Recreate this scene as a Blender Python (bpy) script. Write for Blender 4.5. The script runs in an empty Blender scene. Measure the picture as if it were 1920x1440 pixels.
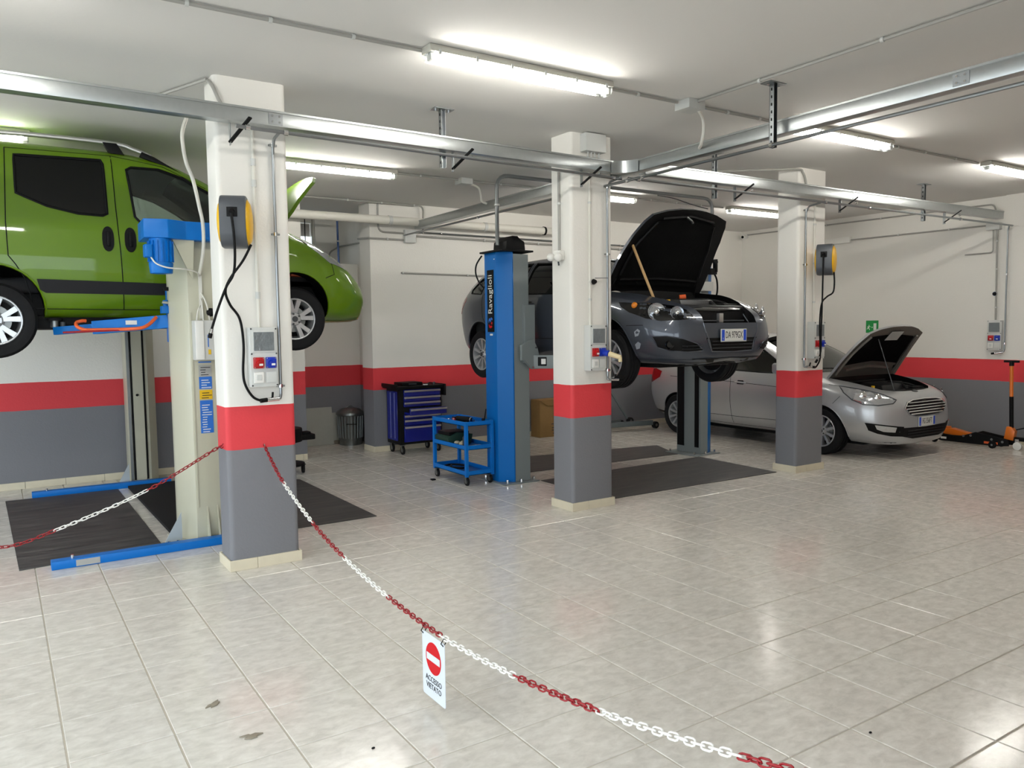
import bpy, bmesh, math, random
from mathutils import Vector, Matrix
from mathutils.bvhtree import BVHTree

random.seed(7)
S = bpy.context.scene
COL = S.collection
PI = math.pi

# ------------------------------------------------------------------ camera, world, exposure
YAW, PIT, ROL, FPX, EYE = math.radians(33.2), math.radians(4.06), math.radians(-0.738), 1474.4, 1.74
fw = Vector((math.sin(YAW) * math.cos(PIT), math.cos(YAW) * math.cos(PIT), -math.sin(PIT)))
r0 = Vector((math.cos(YAW), -math.sin(YAW), 0)); u0 = r0.cross(fw)
rt = r0 * math.cos(ROL) + u0 * math.sin(ROL); up = -r0 * math.sin(ROL) + u0 * math.cos(ROL)
cd = bpy.data.cameras.new('camera'); cam = bpy.data.objects.new('camera', cd); COL.objects.link(cam)
cd.sensor_width = 36.0; cd.lens = FPX * 36.0 / 1920.0; cd.clip_start = 0.05; cd.clip_end = 200
cam.matrix_world = Matrix(((rt.x, up.x, -fw.x, 0), (rt.y, up.y, -fw.y, 0), (rt.z, up.z, -fw.z, EYE), (0, 0, 0, 1)))
S.camera = cam

DAY = 3.7          # daylight strength outside the open gate
LAMP = 108.0        # radiance of the fluorescent tubes
w = bpy.data.worlds.new('sky'); S.world = w; w.use_nodes = True
bg = w.node_tree.nodes['Background']; bg.inputs[0].default_value = (0.82, 0.92, 1.0, 1); bg.inputs[1].default_value = DAY
S.view_settings.view_transform = 'Standard'; S.view_settings.look = 'None'
S.view_settings.exposure = 0.22; S.view_settings.gamma = 1.0; S.view_settings.use_curve_mapping = False
pd = bpy.data.lights.new('gate_portal', 'AREA'); pd.shape = 'RECTANGLE'; pd.size = 4.6; pd.size_y = 3.05
pd.cycles.is_portal = True
po = bpy.data.objects.new('gate_portal', pd); COL.objects.link(po); po.location = (-0.9, -0.28, 1.525); po.rotation_euler = (PI / 2, 0, PI)

pd2 = bpy.data.lights.new('side_gate_portal', 'AREA'); pd2.shape = 'RECTANGLE'; pd2.size = 9.2; pd2.size_y = 3.1; pd2.cycles.is_portal = True
po2 = bpy.data.objects.new('side_gate_portal', pd2); COL.objects.link(po2); po2.location = (-3.45, 5.0, 1.55); po2.rotation_euler = (PI / 2, 0, -PI / 2)

# ------------------------------------------------------------------ materials
def lin(h):
    c = [int(h[i:i + 2], 16) / 255 for i in (0, 2, 4)]
    return tuple(x / 12.92 if x <= 0.04045 else ((x + 0.055) / 1.055) ** 2.4 for x in c) + (1,)
M = {}
def mat(name, col, rough=0.5, metal=0.0, spec=0.5, coat=0.0, bump=0.0, bscale=60.0, var=0.0, vscale=6.0, emit=0.0):
    m = bpy.data.materials.new(name); m.use_nodes = True
    nt = m.node_tree; b = nt.nodes['Principled BSDF']
    c = lin(col) if isinstance(col, str) else tuple(col) + (1,)
    b.inputs['Base Color'].default_value = c; b.inputs['Roughness'].default_value = rough
    b.inputs['Metallic'].default_value = metal; b.inputs['Specular IOR Level'].default_value = spec
    b.inputs['Coat Weight'].default_value = coat; b.inputs['Coat Roughness'].default_value = 0.04
    if emit:
        b.inputs['Emission Color'].default_value = c; b.inputs['Emission Strength'].default_value = emit
    if bump or var:
        tc = nt.nodes.new('ShaderNodeTexCoord')
    if bump:
        n = nt.nodes.new('ShaderNodeTexNoise'); n.inputs['Scale'].default_value = bscale; n.inputs['Detail'].default_value = 4
        bp = nt.nodes.new('ShaderNodeBump'); bp.inputs['Strength'].default_value = bump; bp.inputs['Distance'].default_value = 0.01
        nt.links.new(tc.outputs['Object'], n.inputs['Vector']); nt.links.new(n.outputs['Fac'], bp.inputs['Height']); nt.links.new(bp.outputs['Normal'], b.inputs['Normal'])
    if var:
        n = nt.nodes.new('ShaderNodeTexNoise'); n.inputs['Scale'].default_value = vscale; n.inputs['Detail'].default_value = 5
        mx = nt.nodes.new('ShaderNodeMix'); mx.data_type = 'RGBA'
        mx.inputs['A'].default_value = tuple(x * (1 - var) for x in c[:3]) + (1,); mx.inputs['B'].default_value = tuple(min(1, x * (1 + var)) for x in c[:3]) + (1,)
        nt.links.new(tc.outputs['Object'], n.inputs['Vector']); nt.links.new(n.outputs['Fac'], mx.inputs['Factor']); nt.links.new(mx.outputs['Result'], b.inputs['Base Color'])
    M[name] = m
    return m

mat('ceil', (0.75, 0.735, 0.705), 0.9, bump=0.07, bscale=30)
mat('base_tile', 'd6ccb4', 0.45, var=0.10, vscale=9)
mat('grout', 'c0b9ab', 0.8)
mat('galv', 'b2b6b6', 0.32, 0.9, var=0.08, vscale=25)
mat('galv_pipe', '9a9ea0', 0.35, 1.0)
mat('chrome', 'd8d8d8', 0.12, 1.0)
mat('steel_dull', '8c8f8e', 0.42, 1.0)
mat('pvc_white', 'dcd9cf', 0.45)
mat('conduit', 'a09e98', 0.45)
mat('plastic_lt', 'c9cac6', 0.4)
mat('plastic_wh', 'e6e4de', 0.35)
mat('black', '070708', 0.55, spec=0.2)
mat('black_gloss', '070708', 0.12)
mat('rubber', '0f0f10', 0.75, spec=0.3)
mat('tyre', '111113', 0.75, spec=0.25, bump=0.1, bscale=90)
mat('dark_grey', '3a3d40', 0.45)
mat('reel_grey', '4a4d52', 0.45)
mat('yellow', 'f0b800', 0.4)
mat('red_plastic', 'b01018', 0.3)
mat('blue_plastic', '1030a8', 0.3)
mat('lift_beige', 'bcb9a4', 0.38, coat=0.2)
mat('lift_blue', '006cc0', 0.4, spec=0.3)
mat('lift_blue2', '0064b0', 0.4, spec=0.3)
mat('lift_grey', '7d8484', 0.4)
mat('orange', 'e0602c', 0.4)
mat('orange_paint', 'd9701a', 0.35, coat=0.3)
mat('brown', '8a6a3c', 0.8, var=0.1, vscale=8)
mat('wood', 'b89462', 0.55, var=0.15, vscale=20)
mat('cab_blue', '07167a', 0.25, coat=0.3)
mat('alu', 'c8c8c6', 0.35, 0.9)
mat('green_bin', '16362a', 0.45)
mat('cloth', 'b8ad94', 0.95, bump=0.6, bscale=30)
mat('paper', 'd8d5cc', 0.8)
mat('panel_white', 'a8a89f', 0.7, var=0.06, vscale=12)
mat('chain_red', '920f1a', 0.35)
mat('chain_white', 'f0eee8', 0.35)
mat('sign_white', 'd2d8de', 0.45)
mat('sign_red', 'c5101c', 0.5, spec=0.2)
mat('ink', '202024', 0.5)
mat('exit_green', '0b8a3c', 0.5)
mat('plate_blue', '1848c0', 0.35)
mat('plate_white', 'd8d8d2', 0.4)
mat('sticker_blue', '2a6cc4', 0.4)
mat('sticker_yellow', 'e0b418', 0.4)
mat('sticker_grey', 'a8a8a4', 0.5)
mat('debris', '8d8474', 0.9)
mat('alloy', 'bcbec0', 0.3, 0.65)
mat('alloy2', 'b6b8ba', 0.32, 0.5)
mat('interior', '222224', 0.8)
mat('interior_lt', '5c5b58', 0.8)
mat('amber', 'd07818', 0.2)
mat('tail_red', '8a0a10', 0.15, coat=0.5)
mat('lamp_body', 'c2bfb4', 0.4)
mat('blue_pipe', '1a4a8c', 0.4)
mat('blind', 'b5aca4', 0.9)
mat('engine', '18181a', 0.45, spec=0.3)
mat('insul', '050505', 0.95, spec=0.1, bump=0.6, bscale=25)
mat('cooler', '9c9a92', 0.35, 0.8)
mat('zinc', 'b4bcbe', .45, .35)
mat('film', '6d7375', 0.12, 0.0, spec=0.8, bump=0.9, bscale=26, var=0.2, vscale=22)

def paint(name, col, metal, rough, flake=0.0):
    m = mat(name, col, rough, metal, 0.25, 0.6 if metal == 0 else 0.9)
    return m
paint('car_green', '5b7c00', 0.0, 0.42)
paint('car_grey', '434852', 0.4, 0.36)
paint('car_silver', 'b6b7b8', 0.5, 0.36)
mat('car_silver_in', '77736c', 0.5, 0.4)

def glass(name, tint, fac):
    m = bpy.data.materials.new(name); m.use_nodes = True; nt = m.node_tree; nt.nodes.clear()
    out = nt.nodes.new('ShaderNodeOutputMaterial'); mx = nt.nodes.new('ShaderNodeMixShader')
    t = nt.nodes.new('ShaderNodeBsdfTransparent'); t.inputs[0].default_value = tuple(tint) + (1,)
    g = nt.nodes.new('ShaderNodeBsdfGlossy'); g.inputs['Roughness'].default_value = 0.02; g.inputs[0].default_value = (0.95, 0.97, 0.97, 1)
    lw = nt.nodes.new('ShaderNodeLayerWeight'); lw.inputs['Blend'].default_value = fac
    nt.links.new(lw.outputs['Fresnel'], mx.inputs[0]); nt.links.new(t.outputs[0], mx.inputs[1]); nt.links.new(g.outputs[0], mx.inputs[2]); nt.links.new(mx.outputs[0], out.inputs[0])
    M[name] = m
glass('glass', (0.72, 0.78, 0.75), 0.35)
glass('glass_clear', (0.93, 0.94, 0.94), 0.3)
glass('glass_dark', (0.035, 0.035, 0.035), 0.3)
glass('lens', (0.86, 0.88, 0.9), 0.4)

def wall_paint():
    m = bpy.data.materials.new('wall_paint'); m.use_nodes = True; nt = m.node_tree; b = nt.nodes['Principled BSDF']
    geo = nt.nodes.new('ShaderNodeNewGeometry'); sp = nt.nodes.new('ShaderNodeSeparateXYZ'); nt.links.new(geo.outputs['Position'], sp.inputs[0])
    n = nt.nodes.new('ShaderNodeTexNoise'); n.inputs['Scale'].default_value = 7; nt.links.new(geo.outputs['Position'], n.inputs['Vector'])
    ma = nt.nodes.new('ShaderNodeMath'); ma.operation = 'MULTIPLY_ADD'; ma.inputs[1].default_value = 0.008; nt.links.new(n.outputs['Fac'], ma.inputs[0]); nt.links.new(sp.outputs['Z'], ma.inputs[2])
    rp = nt.nodes.new('ShaderNodeValToRGB'); rp.color_ramp.interpolation = 'CONSTANT'
    dv = nt.nodes.new('ShaderNodeMath'); dv.operation = 'DIVIDE'; dv.inputs[1].default_value = 4.0; nt.links.new(ma.outputs[0], dv.inputs[0]); nt.links.new(dv.outputs[0], rp.inputs[0])
    e = rp.color_ramp.elements; e[0].position = 0; e[0].color = (0.185, 0.185, 0.20, 1)
    e[1].position = 0.890 / 4; e[1].color = (0.66, 0.040, 0.050, 1)
    q = e.new(1.193 / 4); q.color = (0.79, 0.765, 0.71, 1)
    nt.links.new(rp.outputs[0], b.inputs['Base Color']); b.inputs['Roughness'].default_value = 0.62
    n2 = nt.nodes.new('ShaderNodeTexNoise'); n2.inputs['Scale'].default_value = 55; nt.links.new(geo.outputs['Position'], n2.inputs['Vector'])
    bp = nt.nodes.new('ShaderNodeBump'); bp.inputs['Strength'].default_value = 0.18; bp.inputs['Distance'].default_value = 0.008
    nt.links.new(n2.outputs['Fac'], bp.inputs['Height']); nt.links.new(bp.outputs[0], b.inputs['Normal'])
    M['wall'] = m
wall_paint()

def tile_mat():
    m = bpy.data.materials.new('floor_tile'); m.use_nodes = True; nt = m.node_tree; b = nt.nodes['Principled BSDF']; L = nt.links
    geo = nt.nodes.new('ShaderNodeNewGeometry')
    off = nt.nodes.new('ShaderNodeVectorMath'); off.operation = 'MULTIPLY_ADD'; off.inputs[1].default_value = (1, 1, 1)
    oi = nt.nodes.new('ShaderNodeObjectInfo')
    ad = nt.nodes.new('ShaderNodeMath'); ad.operation = 'ADD'; L.new(geo.outputs['Random Per Island'], ad.inputs[0]); L.new(oi.outputs['Random'], ad.inputs[1])
    cx = nt.nodes.new('ShaderNodeCombineXYZ'); mu = nt.nodes.new('ShaderNodeMath'); mu.operation = 'MULTIPLY'; mu.inputs[1].default_value = 37.0
    L.new(ad.outputs[0], mu.inputs[0]); L.new(mu.outputs[0], cx.inputs['Z'])
    L.new(geo.outputs['Position'], off.inputs[0]); L.new(cx.outputs[0], off.inputs[2])
    mp = nt.nodes.new('ShaderNodeMapping'); mp.inputs['Scale'].default_value = (7.5, 12.0, 1.0); L.new(off.outputs[0], mp.inputs['Vector'])
    n = nt.nodes.new('ShaderNodeTexNoise'); n.inputs['Scale'].default_value = 1.6; n.inputs['Detail'].default_value = 8; n.inputs['Roughness'].default_value = 0.62; n.inputs['Distortion'].default_value = 0.35; L.new(mp.outputs[0], n.inputs['Vector'])
    rp = nt.nodes.new('ShaderNodeValToRGB'); e = rp.color_ramp.elements
    e[0].position = 0.25; e[0].color = lin('c2beb5'); e[1].position = 0.78; e[1].color = lin('e6e3db'); q = e.new(0.5); q.color = lin('d5d1c8')
    L.new(n.outputs['Fac'], rp.inputs[0])
    n2 = nt.nodes.new('ShaderNodeTexNoise'); n2.inputs['Scale'].default_value = 1.1; L.new(geo.outputs['Position'], n2.inputs['Vector'])
    mx = nt.nodes.new('ShaderNodeMix'); mx.data_type = 'RGBA'; mx.blend_type = 'MULTIPLY'; mx.inputs['B'].default_value = (1.0, 0.975, 0.965, 1)
    L.new(n2.outputs['Fac'], mx.inputs['Factor']); L.new(rp.outputs[0], mx.inputs['A']); L.new(mx.outputs['Result'], b.inputs['Base Color'])
    r = nt.nodes.new('ShaderNodeMapRange'); r.inputs['To Min'].default_value = 0.08; r.inputs['To Max'].default_value = 0.26; L.new(n.outputs['Fac'], r.inputs['Value']); L.new(r.outputs[0], b.inputs['Roughness'])
    b.inputs['Specular IOR Level'].default_value = 0.45
    bp = nt.nodes.new('ShaderNodeBump'); bp.inputs['Strength'].default_value = 0.06; bp.inputs['Distance'].default_value = 0.003; L.new(n.outputs['Fac'], bp.inputs['Height'])
    n3 = nt.nodes.new('ShaderNodeTexNoise'); n3.inputs['Scale'].default_value = 75; n3.inputs['Detail'].default_value = 3; L.new(off.outputs[0], n3.inputs['Vector'])
    b2 = nt.nodes.new('ShaderNodeBump'); b2.inputs['Strength'].default_value = 0.05; b2.inputs['Distance'].default_value = 0.002; L.new(n3.outputs['Fac'], b2.inputs['Height']); L.new(bp.outputs[0], b2.inputs['Normal']); L.new(b2.outputs[0], b.inputs['Normal'])
    M['floor_tile'] = m
tile_mat()

def mat_rubber():
    m = mat('mat_black', '2b2a2a', 0.55); nt = m.node_tree; b = nt.nodes['Principled BSDF']; L = nt.links
    tc = nt.nodes.new('ShaderNodeTexCoord'); mp = nt.nodes.new('ShaderNodeMapping'); mp.inputs['Scale'].default_value = (2.0, 14, 1); L.new(tc.outputs['Object'], mp.inputs[0])
    n = nt.nodes.new('ShaderNodeTexNoise'); n.inputs['Scale'].default_value = 1.2; n.inputs['Detail'].default_value = 5; L.new(mp.outputs[0], n.inputs['Vector'])
    rp = nt.nodes.new('ShaderNodeValToRGB'); e = rp.color_ramp.elements; e[0].position = .36; e[0].color = lin('2a2929'); e[1].position = .72; e[1].color = lin('5a5654')
    L.new(n.outputs['Fac'], rp.inputs[0]); L.new(rp.outputs[0], b.inputs['Base Color'])
    r = nt.nodes.new('ShaderNodeMapRange'); r.inputs['To Min'].default_value = 0.4; r.inputs['To Max'].default_value = 0.75; L.new(n.outputs['Fac'], r.inputs['Value']); L.new(r.outputs[0], b.inputs['Roughness'])
mat_rubber()

def tube_mat():
    m = bpy.data.materials.new('tube_light'); m.use_nodes = True; nt = m.node_tree; nt.nodes.clear()
    o = nt.nodes.new('ShaderNodeOutputMaterial'); e = nt.nodes.new('ShaderNodeEmission'); e.inputs[0].default_value = (1.0, 0.95, 0.865, 1); e.inputs[1].default_value = LAMP
    nt.links.new(e.outputs[0], o.inputs[0]); M['tube_light'] = m
tube_mat()

# ------------------------------------------------------------------ mesh helpers
ORG = {}
def V(*a): return Vector(a)
class MB:
    def __init__(self): self.v = []; self.f = []; self.mi = []
    def add(self, vs, fs, mi=0):
        o = len(self.v); self.v += [Vector(p) for p in vs]
        for f in fs: self.f.append([o + i for i in f]); self.mi.append(mi)
        return self
    def box(self, x0, x1, y0, y1, z0, z1, mi=0):
        return self.add([(x, y, z) for z in (z0, z1) for y in (y0, y1) for x in (x0, x1)],
                        [(0, 2, 3, 1), (4, 5, 7, 6), (0, 1, 5, 4), (2, 6, 7, 3), (0, 4, 6, 2), (1, 3, 7, 5)], mi)
    def obox(self, c, s, R=None, mi=0):
        R = R or Matrix.Identity(3); c = Vector(c)
        vs = [c + R @ Vector((sx * s[0] / 2, sy * s[1] / 2, sz * s[2] / 2)) for sz in (-1, 1) for sy in (-1, 1) for sx in (-1, 1)]
        return self.add(vs, [(0, 2, 3, 1), (4, 5, 7, 6), (0, 1, 5, 4), (2, 6, 7, 3), (0, 4, 6, 2), (1, 3, 7, 5)], mi)
    def bar(self, p0, p1, wd, ht, mi=0, upv=(0, 0, 1)):
        p0, p1 = Vector(p0), Vector(p1); d = (p1 - p0); l = d.length; d.normalize(); uv = Vector(upv)
        if abs(d.dot(uv)) > .98: uv = Vector((0, 1, 0))
        s = d.cross(uv).normalized(); t = s.cross(d)
        return self.obox((p0 + p1) / 2, (l, wd, ht), Matrix((d, s, t)).transposed(), mi)
    def cyl(self, p0, p1, r, r2=None, n=12, mi=0, cap=True):
        p0, p1 = Vector(p0), Vector(p1); r2 = r if r2 is None else r2; d = (p1 - p0).normalized()
        a = Vector((0, 0, 1)) if abs(d.z) < .9 else Vector((1, 0, 0)); s = d.cross(a).normalized(); t = d.cross(s)
        cs = [(math.cos(2 * PI * i / n), math.sin(2 * PI * i / n)) for i in range(n)]
        vs = [p0 + (s * c + t * q) * r for c, q in cs] + [p1 + (s * c + t * q) * r2 for c, q in cs]
        fs = [(i, (i + 1) % n, n + (i + 1) % n, n + i) for i in range(n)]
        if cap: fs += [tuple(range(n - 1, -1, -1)), tuple(range(n, 2 * n))]
        return self.add(vs, fs, mi)
    def tube(self, pts, r, n=8, mi=0, closed=False):
        pts = [Vector(p) for p in pts]; N = len(pts); vs = []; fs = []; prev = None
        for i, p in enumerate(pts):
            if closed: d = (pts[(i + 1) % N] - pts[i - 1]).normalized()
            else: d = (pts[min(i + 1, N - 1)] - pts[max(i - 1, 0)]).normalized()
            if prev is None:
                a = Vector((0, 0, 1)) if abs(d.z) < .9 else Vector((1, 0, 0)); s = d.cross(a).normalized()
            else: s = (prev - d * prev.dot(d)).normalized()
            prev = s; t = d.cross(s)
            vs += [p + (s * math.cos(2 * PI * k / n) + t * math.sin(2 * PI * k / n)) * r for k in range(n)]
        for i in range(N if closed else N - 1):
            a, b = i * n, ((i + 1) % N) * n
            fs += [(a + k, a + (k + 1) % n, b + (k + 1) % n, b + k) for k in range(n)]
        if not closed: fs += [tuple(range(n - 1, -1, -1)), tuple(range((N - 1) * n, N * n))]
        return self.add(vs, fs, mi)
    def prism(self, poly, axis, a, b, mi=0):
        def P(q, h):
            return {'x': (h, q[0], q[1]), 'y': (q[0], h, q[1]), 'z': (q[0], q[1], h)}[axis]
        n = len(poly)
        return self.add([P(q, a) for q in poly] + [P(q, b) for q in poly],
                        [(i, (i + 1) % n, n + (i + 1) % n, n + i) for i in range(n)] + [tuple(range(n - 1, -1, -1)), tuple(range(n, 2 * n))], mi)
    def lathe(self, prof, c, ax, n=24, mi=0, closed=False):
        c = Vector(c); d = Vector(ax).normalized(); a = Vector((0, 0, 1)) if abs(d.z) < .9 else Vector((1, 0, 0)); s = d.cross(a).normalized(); t = d.cross(s)
        vs = []; m = len(prof)
        for k in range(n):
            e = s * math.cos(2 * PI * k / n) + t * math.sin(2 * PI * k / n)
            vs += [c + e * r + d * h for r, h in prof]
        fs = []
        for k in range(n):
            o, q = k * m, ((k + 1) % n) * m
            for i in range(m if closed else m - 1):
                j = (i + 1) % m; fs.append((o + i, o + j, q + j, q + i))
        return self.add(vs, fs, mi)
    def ball(self, c, r, n=12, sz=1.0, mi=0):
        pr = [(max(1e-4, r * math.sin(PI * i / 8)), -r * sz * math.cos(PI * i / 8)) for i in range(9)]
        return self.lathe(pr, c, (0, 0, 1), n, mi)
    def xf(self, mtx):
        self.v = [mtx @ p for p in self.v]; return self
    def build(self, name, mats, parent=None, smooth=False, bevel=0.0, sharp=38, seg=2):
        me = bpy.data.meshes.new(name)
        o3 = ORG.get(root_of(parent).name, Vector((0, 0, 0))) if parent else Vector((0, 0, 0))
        me.from_pydata([tuple(p - o3) for p in self.v], [], self.f)
        for m in (mats if isinstance(mats, (list, tuple)) else [mats]): me.materials.append(M[m])
        for p, k in zip(me.polygons, self.mi): p.material_index = k
        me.validate()
        bm = bmesh.new(); bm.from_mesh(me)
        bmesh.ops.remove_doubles(bm, verts=bm.verts, dist=1e-5)
        bmesh.ops.recalc_face_normals(bm, faces=bm.faces)
        if bevel:
            es = [e for e in bm.edges if len(e.link_faces) == 2 and e.calc_face_angle(0) > 0.5]
            bmesh.ops.bevel(bm, geom=es, offset=bevel, segments=seg, affect='EDGES', clamp_overlap=True, profile=0.6)
        bm.to_mesh(me); bm.free()
        if smooth or bevel: shade(me, sharp)
        return link(name, me, parent)
def shade(me, sharp=38):
    me.polygons.foreach_set('use_smooth', [True] * len(me.polygons)); me.set_sharp_from_angle(angle=math.radians(sharp)); me.update()
def link(name, me, parent=None):
    o = bpy.data.objects.new(name, me); COL.objects.link(o)
    if parent: o.parent = parent
    return o
def root_of(o):
    while o.parent: o = o.parent
    return o
def tag(o, label=None, cat=None, group=None, kind=None):
    if label: o['label'] = label
    if cat: o['category'] = cat
    if group: o['group'] = group
    if kind: o['kind'] = kind
    return o
def thing(name, label, cat, loc=(0, 0, 0), rz=0.0, group=None, world=True, kind=None):
    o = bpy.data.objects.new(name, None); COL.objects.link(o); o.empty_display_size = 0.1
    o.location = loc; o.rotation_euler = (0, 0, rz)
    ORG[o.name] = Vector(loc) if world else Vector((0, 0, 0))
    return tag(o, label, cat, group, kind)
def copy_tree(o, parent=None):
    c = o.copy(); COL.objects.link(c); c.parent = parent
    for ch in [q for q in CHILD.get(o.name, o.children)]: copy_tree(ch, c)
    return c
CHILD = {}
def dup(o, loc, rz, label=None, group=None):
    c = copy_tree(o); c.location = loc; c.rotation_euler = (0, 0, rz)
    if label: c['label'] = label
    if group: c['group'] = group
    return c
def arc(p0, p1, p2, n=6):
    p0, p1, p2 = Vector(p0), Vector(p1), Vector(p2)
    return [p0 * (1 - t) ** 2 + p1 * 2 * t * (1 - t) + p2 * t * t for t in [i / n for i in range(n + 1)]]
def bent(pts, r):
    """polyline with rounded corners"""
    pts = [Vector(p) for p in pts]; out = [pts[0]]
    for i in range(1, len(pts) - 1):
        a, b, c = pts[i - 1], pts[i], pts[i + 1]
        ra = min(r, (a - b).length * .45, (c - b).length * .45)
        out += arc(b + (a - b).normalized() * ra, b, b + (c - b).normalized() * ra, 5)
    return out + [pts[-1]]
def spline(pts, n=8):
    pts = [Vector(p) for p in pts]; out = []
    for i in range(len(pts) - 1):
        p0, p1, p2, p3 = pts[max(i - 1, 0)], pts[i], pts[i + 1], pts[min(i + 2, len(pts) - 1)]
        for k in range(n):
            t = k / n
            out.append(0.5 * ((2 * p1) + (p2 - p0) * t + (2 * p0 - 5 * p1 + 4 * p2 - p3) * t * t + (3 * p1 - p0 - 3 * p2 + p3) * t ** 3))
    return out + [pts[-1]]
def text_mesh(s, size, mtx, depth=0.001, align='CENTER', mb=None, sx=1.0, mi=0):
    cu = bpy.data.curves.new('t', 'FONT'); cu.body = s; cu.size = size; cu.align_x = align; cu.align_y = 'CENTER'; cu.extrude = depth / 2; cu.resolution_u = 3
    ob = bpy.data.objects.new('t', cu); COL.objects.link(ob)
    me = bpy.data.meshes.new_from_object(ob); mb = mb or MB()
    mb.add([mtx @ Vector((v.co.x * sx, v.co.y, v.co.z)) for v in me.vertices], [list(p.vertices) for p in me.polygons], mi)
    bpy.data.objects.remove(ob); bpy.data.curves.remove(cu); bpy.data.meshes.remove(me)
    return mb
def frame(o, x, y):
    """matrix mapping local x,y,z to directions x, y, x cross y at o"""
    x = Vector(x).normalized(); y = Vector(y).normalized(); z = x.cross(y)
    return Matrix(((x.x, y.x, z.x, o[0]), (x.y, y.y, z.y, o[1]), (x.z, y.z, z.z, o[2]), (0, 0, 0, 1)))
FACE_MY = lambda o: frame(o, (1, 0, 0), (0, 0, 1))      # drawing surface looking towards -Y
FACE_MX = lambda o: frame(o, (0, -1, 0), (0, 0, 1))     # drawing surface looking towards -X

# ------------------------------------------------------------------ the setting
ZC = 3.53
def struct(name, mb, mats, label=None, cat=None, **k):
    o = mb.build(name, mats, None, **k); return tag(o, label, cat, None, 'structure')

floor = struct('floor', MB().box(-3.6, 12.6, -0.3, 12.9, -0.12, -0.004), 'grout', 'pale grey mottled ceramic tile floor of the workshop', 'floor')
T, TX, TY = 0.405, 0.1613, -0.0717
def tile_bm(cx, cy, mb):
    h, c = 0.1988, 0.0028
    a = [(cx - h, cy - h), (cx + h, cy - h), (cx + h, cy + h), (cx - h, cy + h)]
    b = [(cx - h + c, cy - h + c), (cx + h - c, cy - h + c), (cx + h - c, cy + h - c), (cx - h + c, cy + h - c)]
    mb.add([(x, y, -0.011) for x, y in a] + [(x, y, -c) for x, y in a] + [(x, y, 0) for x, y in b],
           [(8, 9, 10, 11)] + [(i, (i + 1) % 4, 4 + (i + 1) % 4, 4 + i) for i in range(4)] + [(4 + i, 4 + (i + 1) % 4, 8 + (i + 1) % 4, 8 + i) for i in range(4)])
def project(p):
    q = Vector(p) - Vector((0, 0, EYE)); z = q.dot(fw)
    if z < 0.2: return None
    return 960 + FPX * q.dot(rt) / z, 720 - FPX * q.dot(up) / z, z
cells = []
for i in range(-9, 31):
    for j in range(0, 32):
        cx, cy = TX + (i + .5) * T, TY + (j + .5) * T
        if cx > 12.3 or cx < -3.5 or cy < -0.2: continue
        q = project((cx, cy, 0)); big = 0
        if q and -150 < q[0] < 2070 and 300 < q[1] < 1560: big = 1 / q[2]
        cells.append((-big, cx, cy))
cells.sort()
mb = MB(); tile_bm(0, 0, mb); t0 = mb.build('floor_tile', 'floor_tile', floor); t0.location = (cells[0][1], cells[0][2], 0)
for _, cx, cy in cells[1:300]:
    c = t0.copy(); COL.objects.link(c); c.parent = floor; c.location = (cx, cy, 0)
mb = MB()
for _, cx, cy in cells[300:]:
    if cy > 10.36 and not (3.2 < cx < 5): continue
    tile_bm(cx, cy, mb)
tag(mb.build('tile_field', 'floor_tile', floor), kind='stuff')

struct('ground', MB().box(-14, 14, -14, -0.3, -0.16, -0.02).box(-14, -3.6, -.3, 14, -.16, -.02), mat('outside_ground', '9a9a96', 0.9) and 'outside_ground', 'pale concrete forecourt outside the open gate', 'ground')
struct('ceiling', MB().box(-3.6, 12.6, -0.3, 13.2, ZC, ZC + 0.25), 'ceil', 'flat white plaster ceiling of the workshop', 'ceiling')
struct('wall_right', MB().box(12.12, 12.5, -0.3, 10.6, -0.1, ZC + .1).box(12.07, 12.13, 4.6, 5.597, -0.1, ZC + .1), 'wall', 'right side wall painted white, red and grey', 'wall')
struct('wall_left', MB().box(-3.7, -3.4, 9.6, 10.6, -0.1, ZC + .1).box(-3.7, -3.4, -.3, 9.6, 3.1, ZC + .1).box(-3.7, -3.4, -.3, .4, -.1, 3.1), 'wall', 'left side wall with a wide gateway', 'wall')
struct('wall_front', MB().box(1.42, 12.5, -0.3, 0.2, -0.1, ZC + .1).box(-3.6, 1.42, -0.3, 0.0, 3.1, ZC + .1).box(-3.6, -3.2, -0.3, 0, -0.1, 3.1), 'wall', 'entrance wall with the open gateway', 'wall')
bw = MB().box(-3.6, 3.46, 10.37, 12.9, -0.1, ZC + .1)                    # left of the niche
bw.box(4.44, 12.5, 10.37, 10.74, -0.1, ZC + .1).box(4.76, 12.5, 10.74, 12.9, -0.1, ZC + .1)
bw.box(3.46, 4.76, 11.62, 12.9, -0.1, 2.76)                               # low wall of the niche
bw.box(3.46, 3.75, 12.42, 12.9, 2.76, ZC + .1).box(4.38, 4.76, 12.42, 12.9, 2.76, ZC + .1)
struct('wall_back', bw, 'wall', 'back wall painted white, red and grey with a niche', 'wall')
# window high in the niche
wn = thing('window_1', 'small barred window high up in the back niche', 'window', (4.06, 12.45, 2.78), kind='structure')
MB().box(3.75, 3.79, 12.46, 12.54, 2.78, 3.53).box(4.34, 4.38, 12.46, 12.54, 2.78, 3.53).box(3.79, 4.34, 12.46, 12.54, 2.78, 2.83).box(3.79, 4.34, 12.46, 12.54, 3.47, 3.53).build('window_frame', 'pvc_white', wn, bevel=.004)
MB().box(3.79, 4.34, 12.50, 12.506, 2.83, 3.47).build('pane', 'glass_clear', wn)
MB().box(3.79, 4.34, 12.55, 12.556, 3.26, 3.47).build('blind', 'blind', wn)
for x in (3.86, 3.98, 4.10, 4.22): MB().cyl((x, 12.44, 2.78), (x, 12.44, 3.52), .008, n=8).build('bar', 'black', wn, smooth=True)

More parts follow.
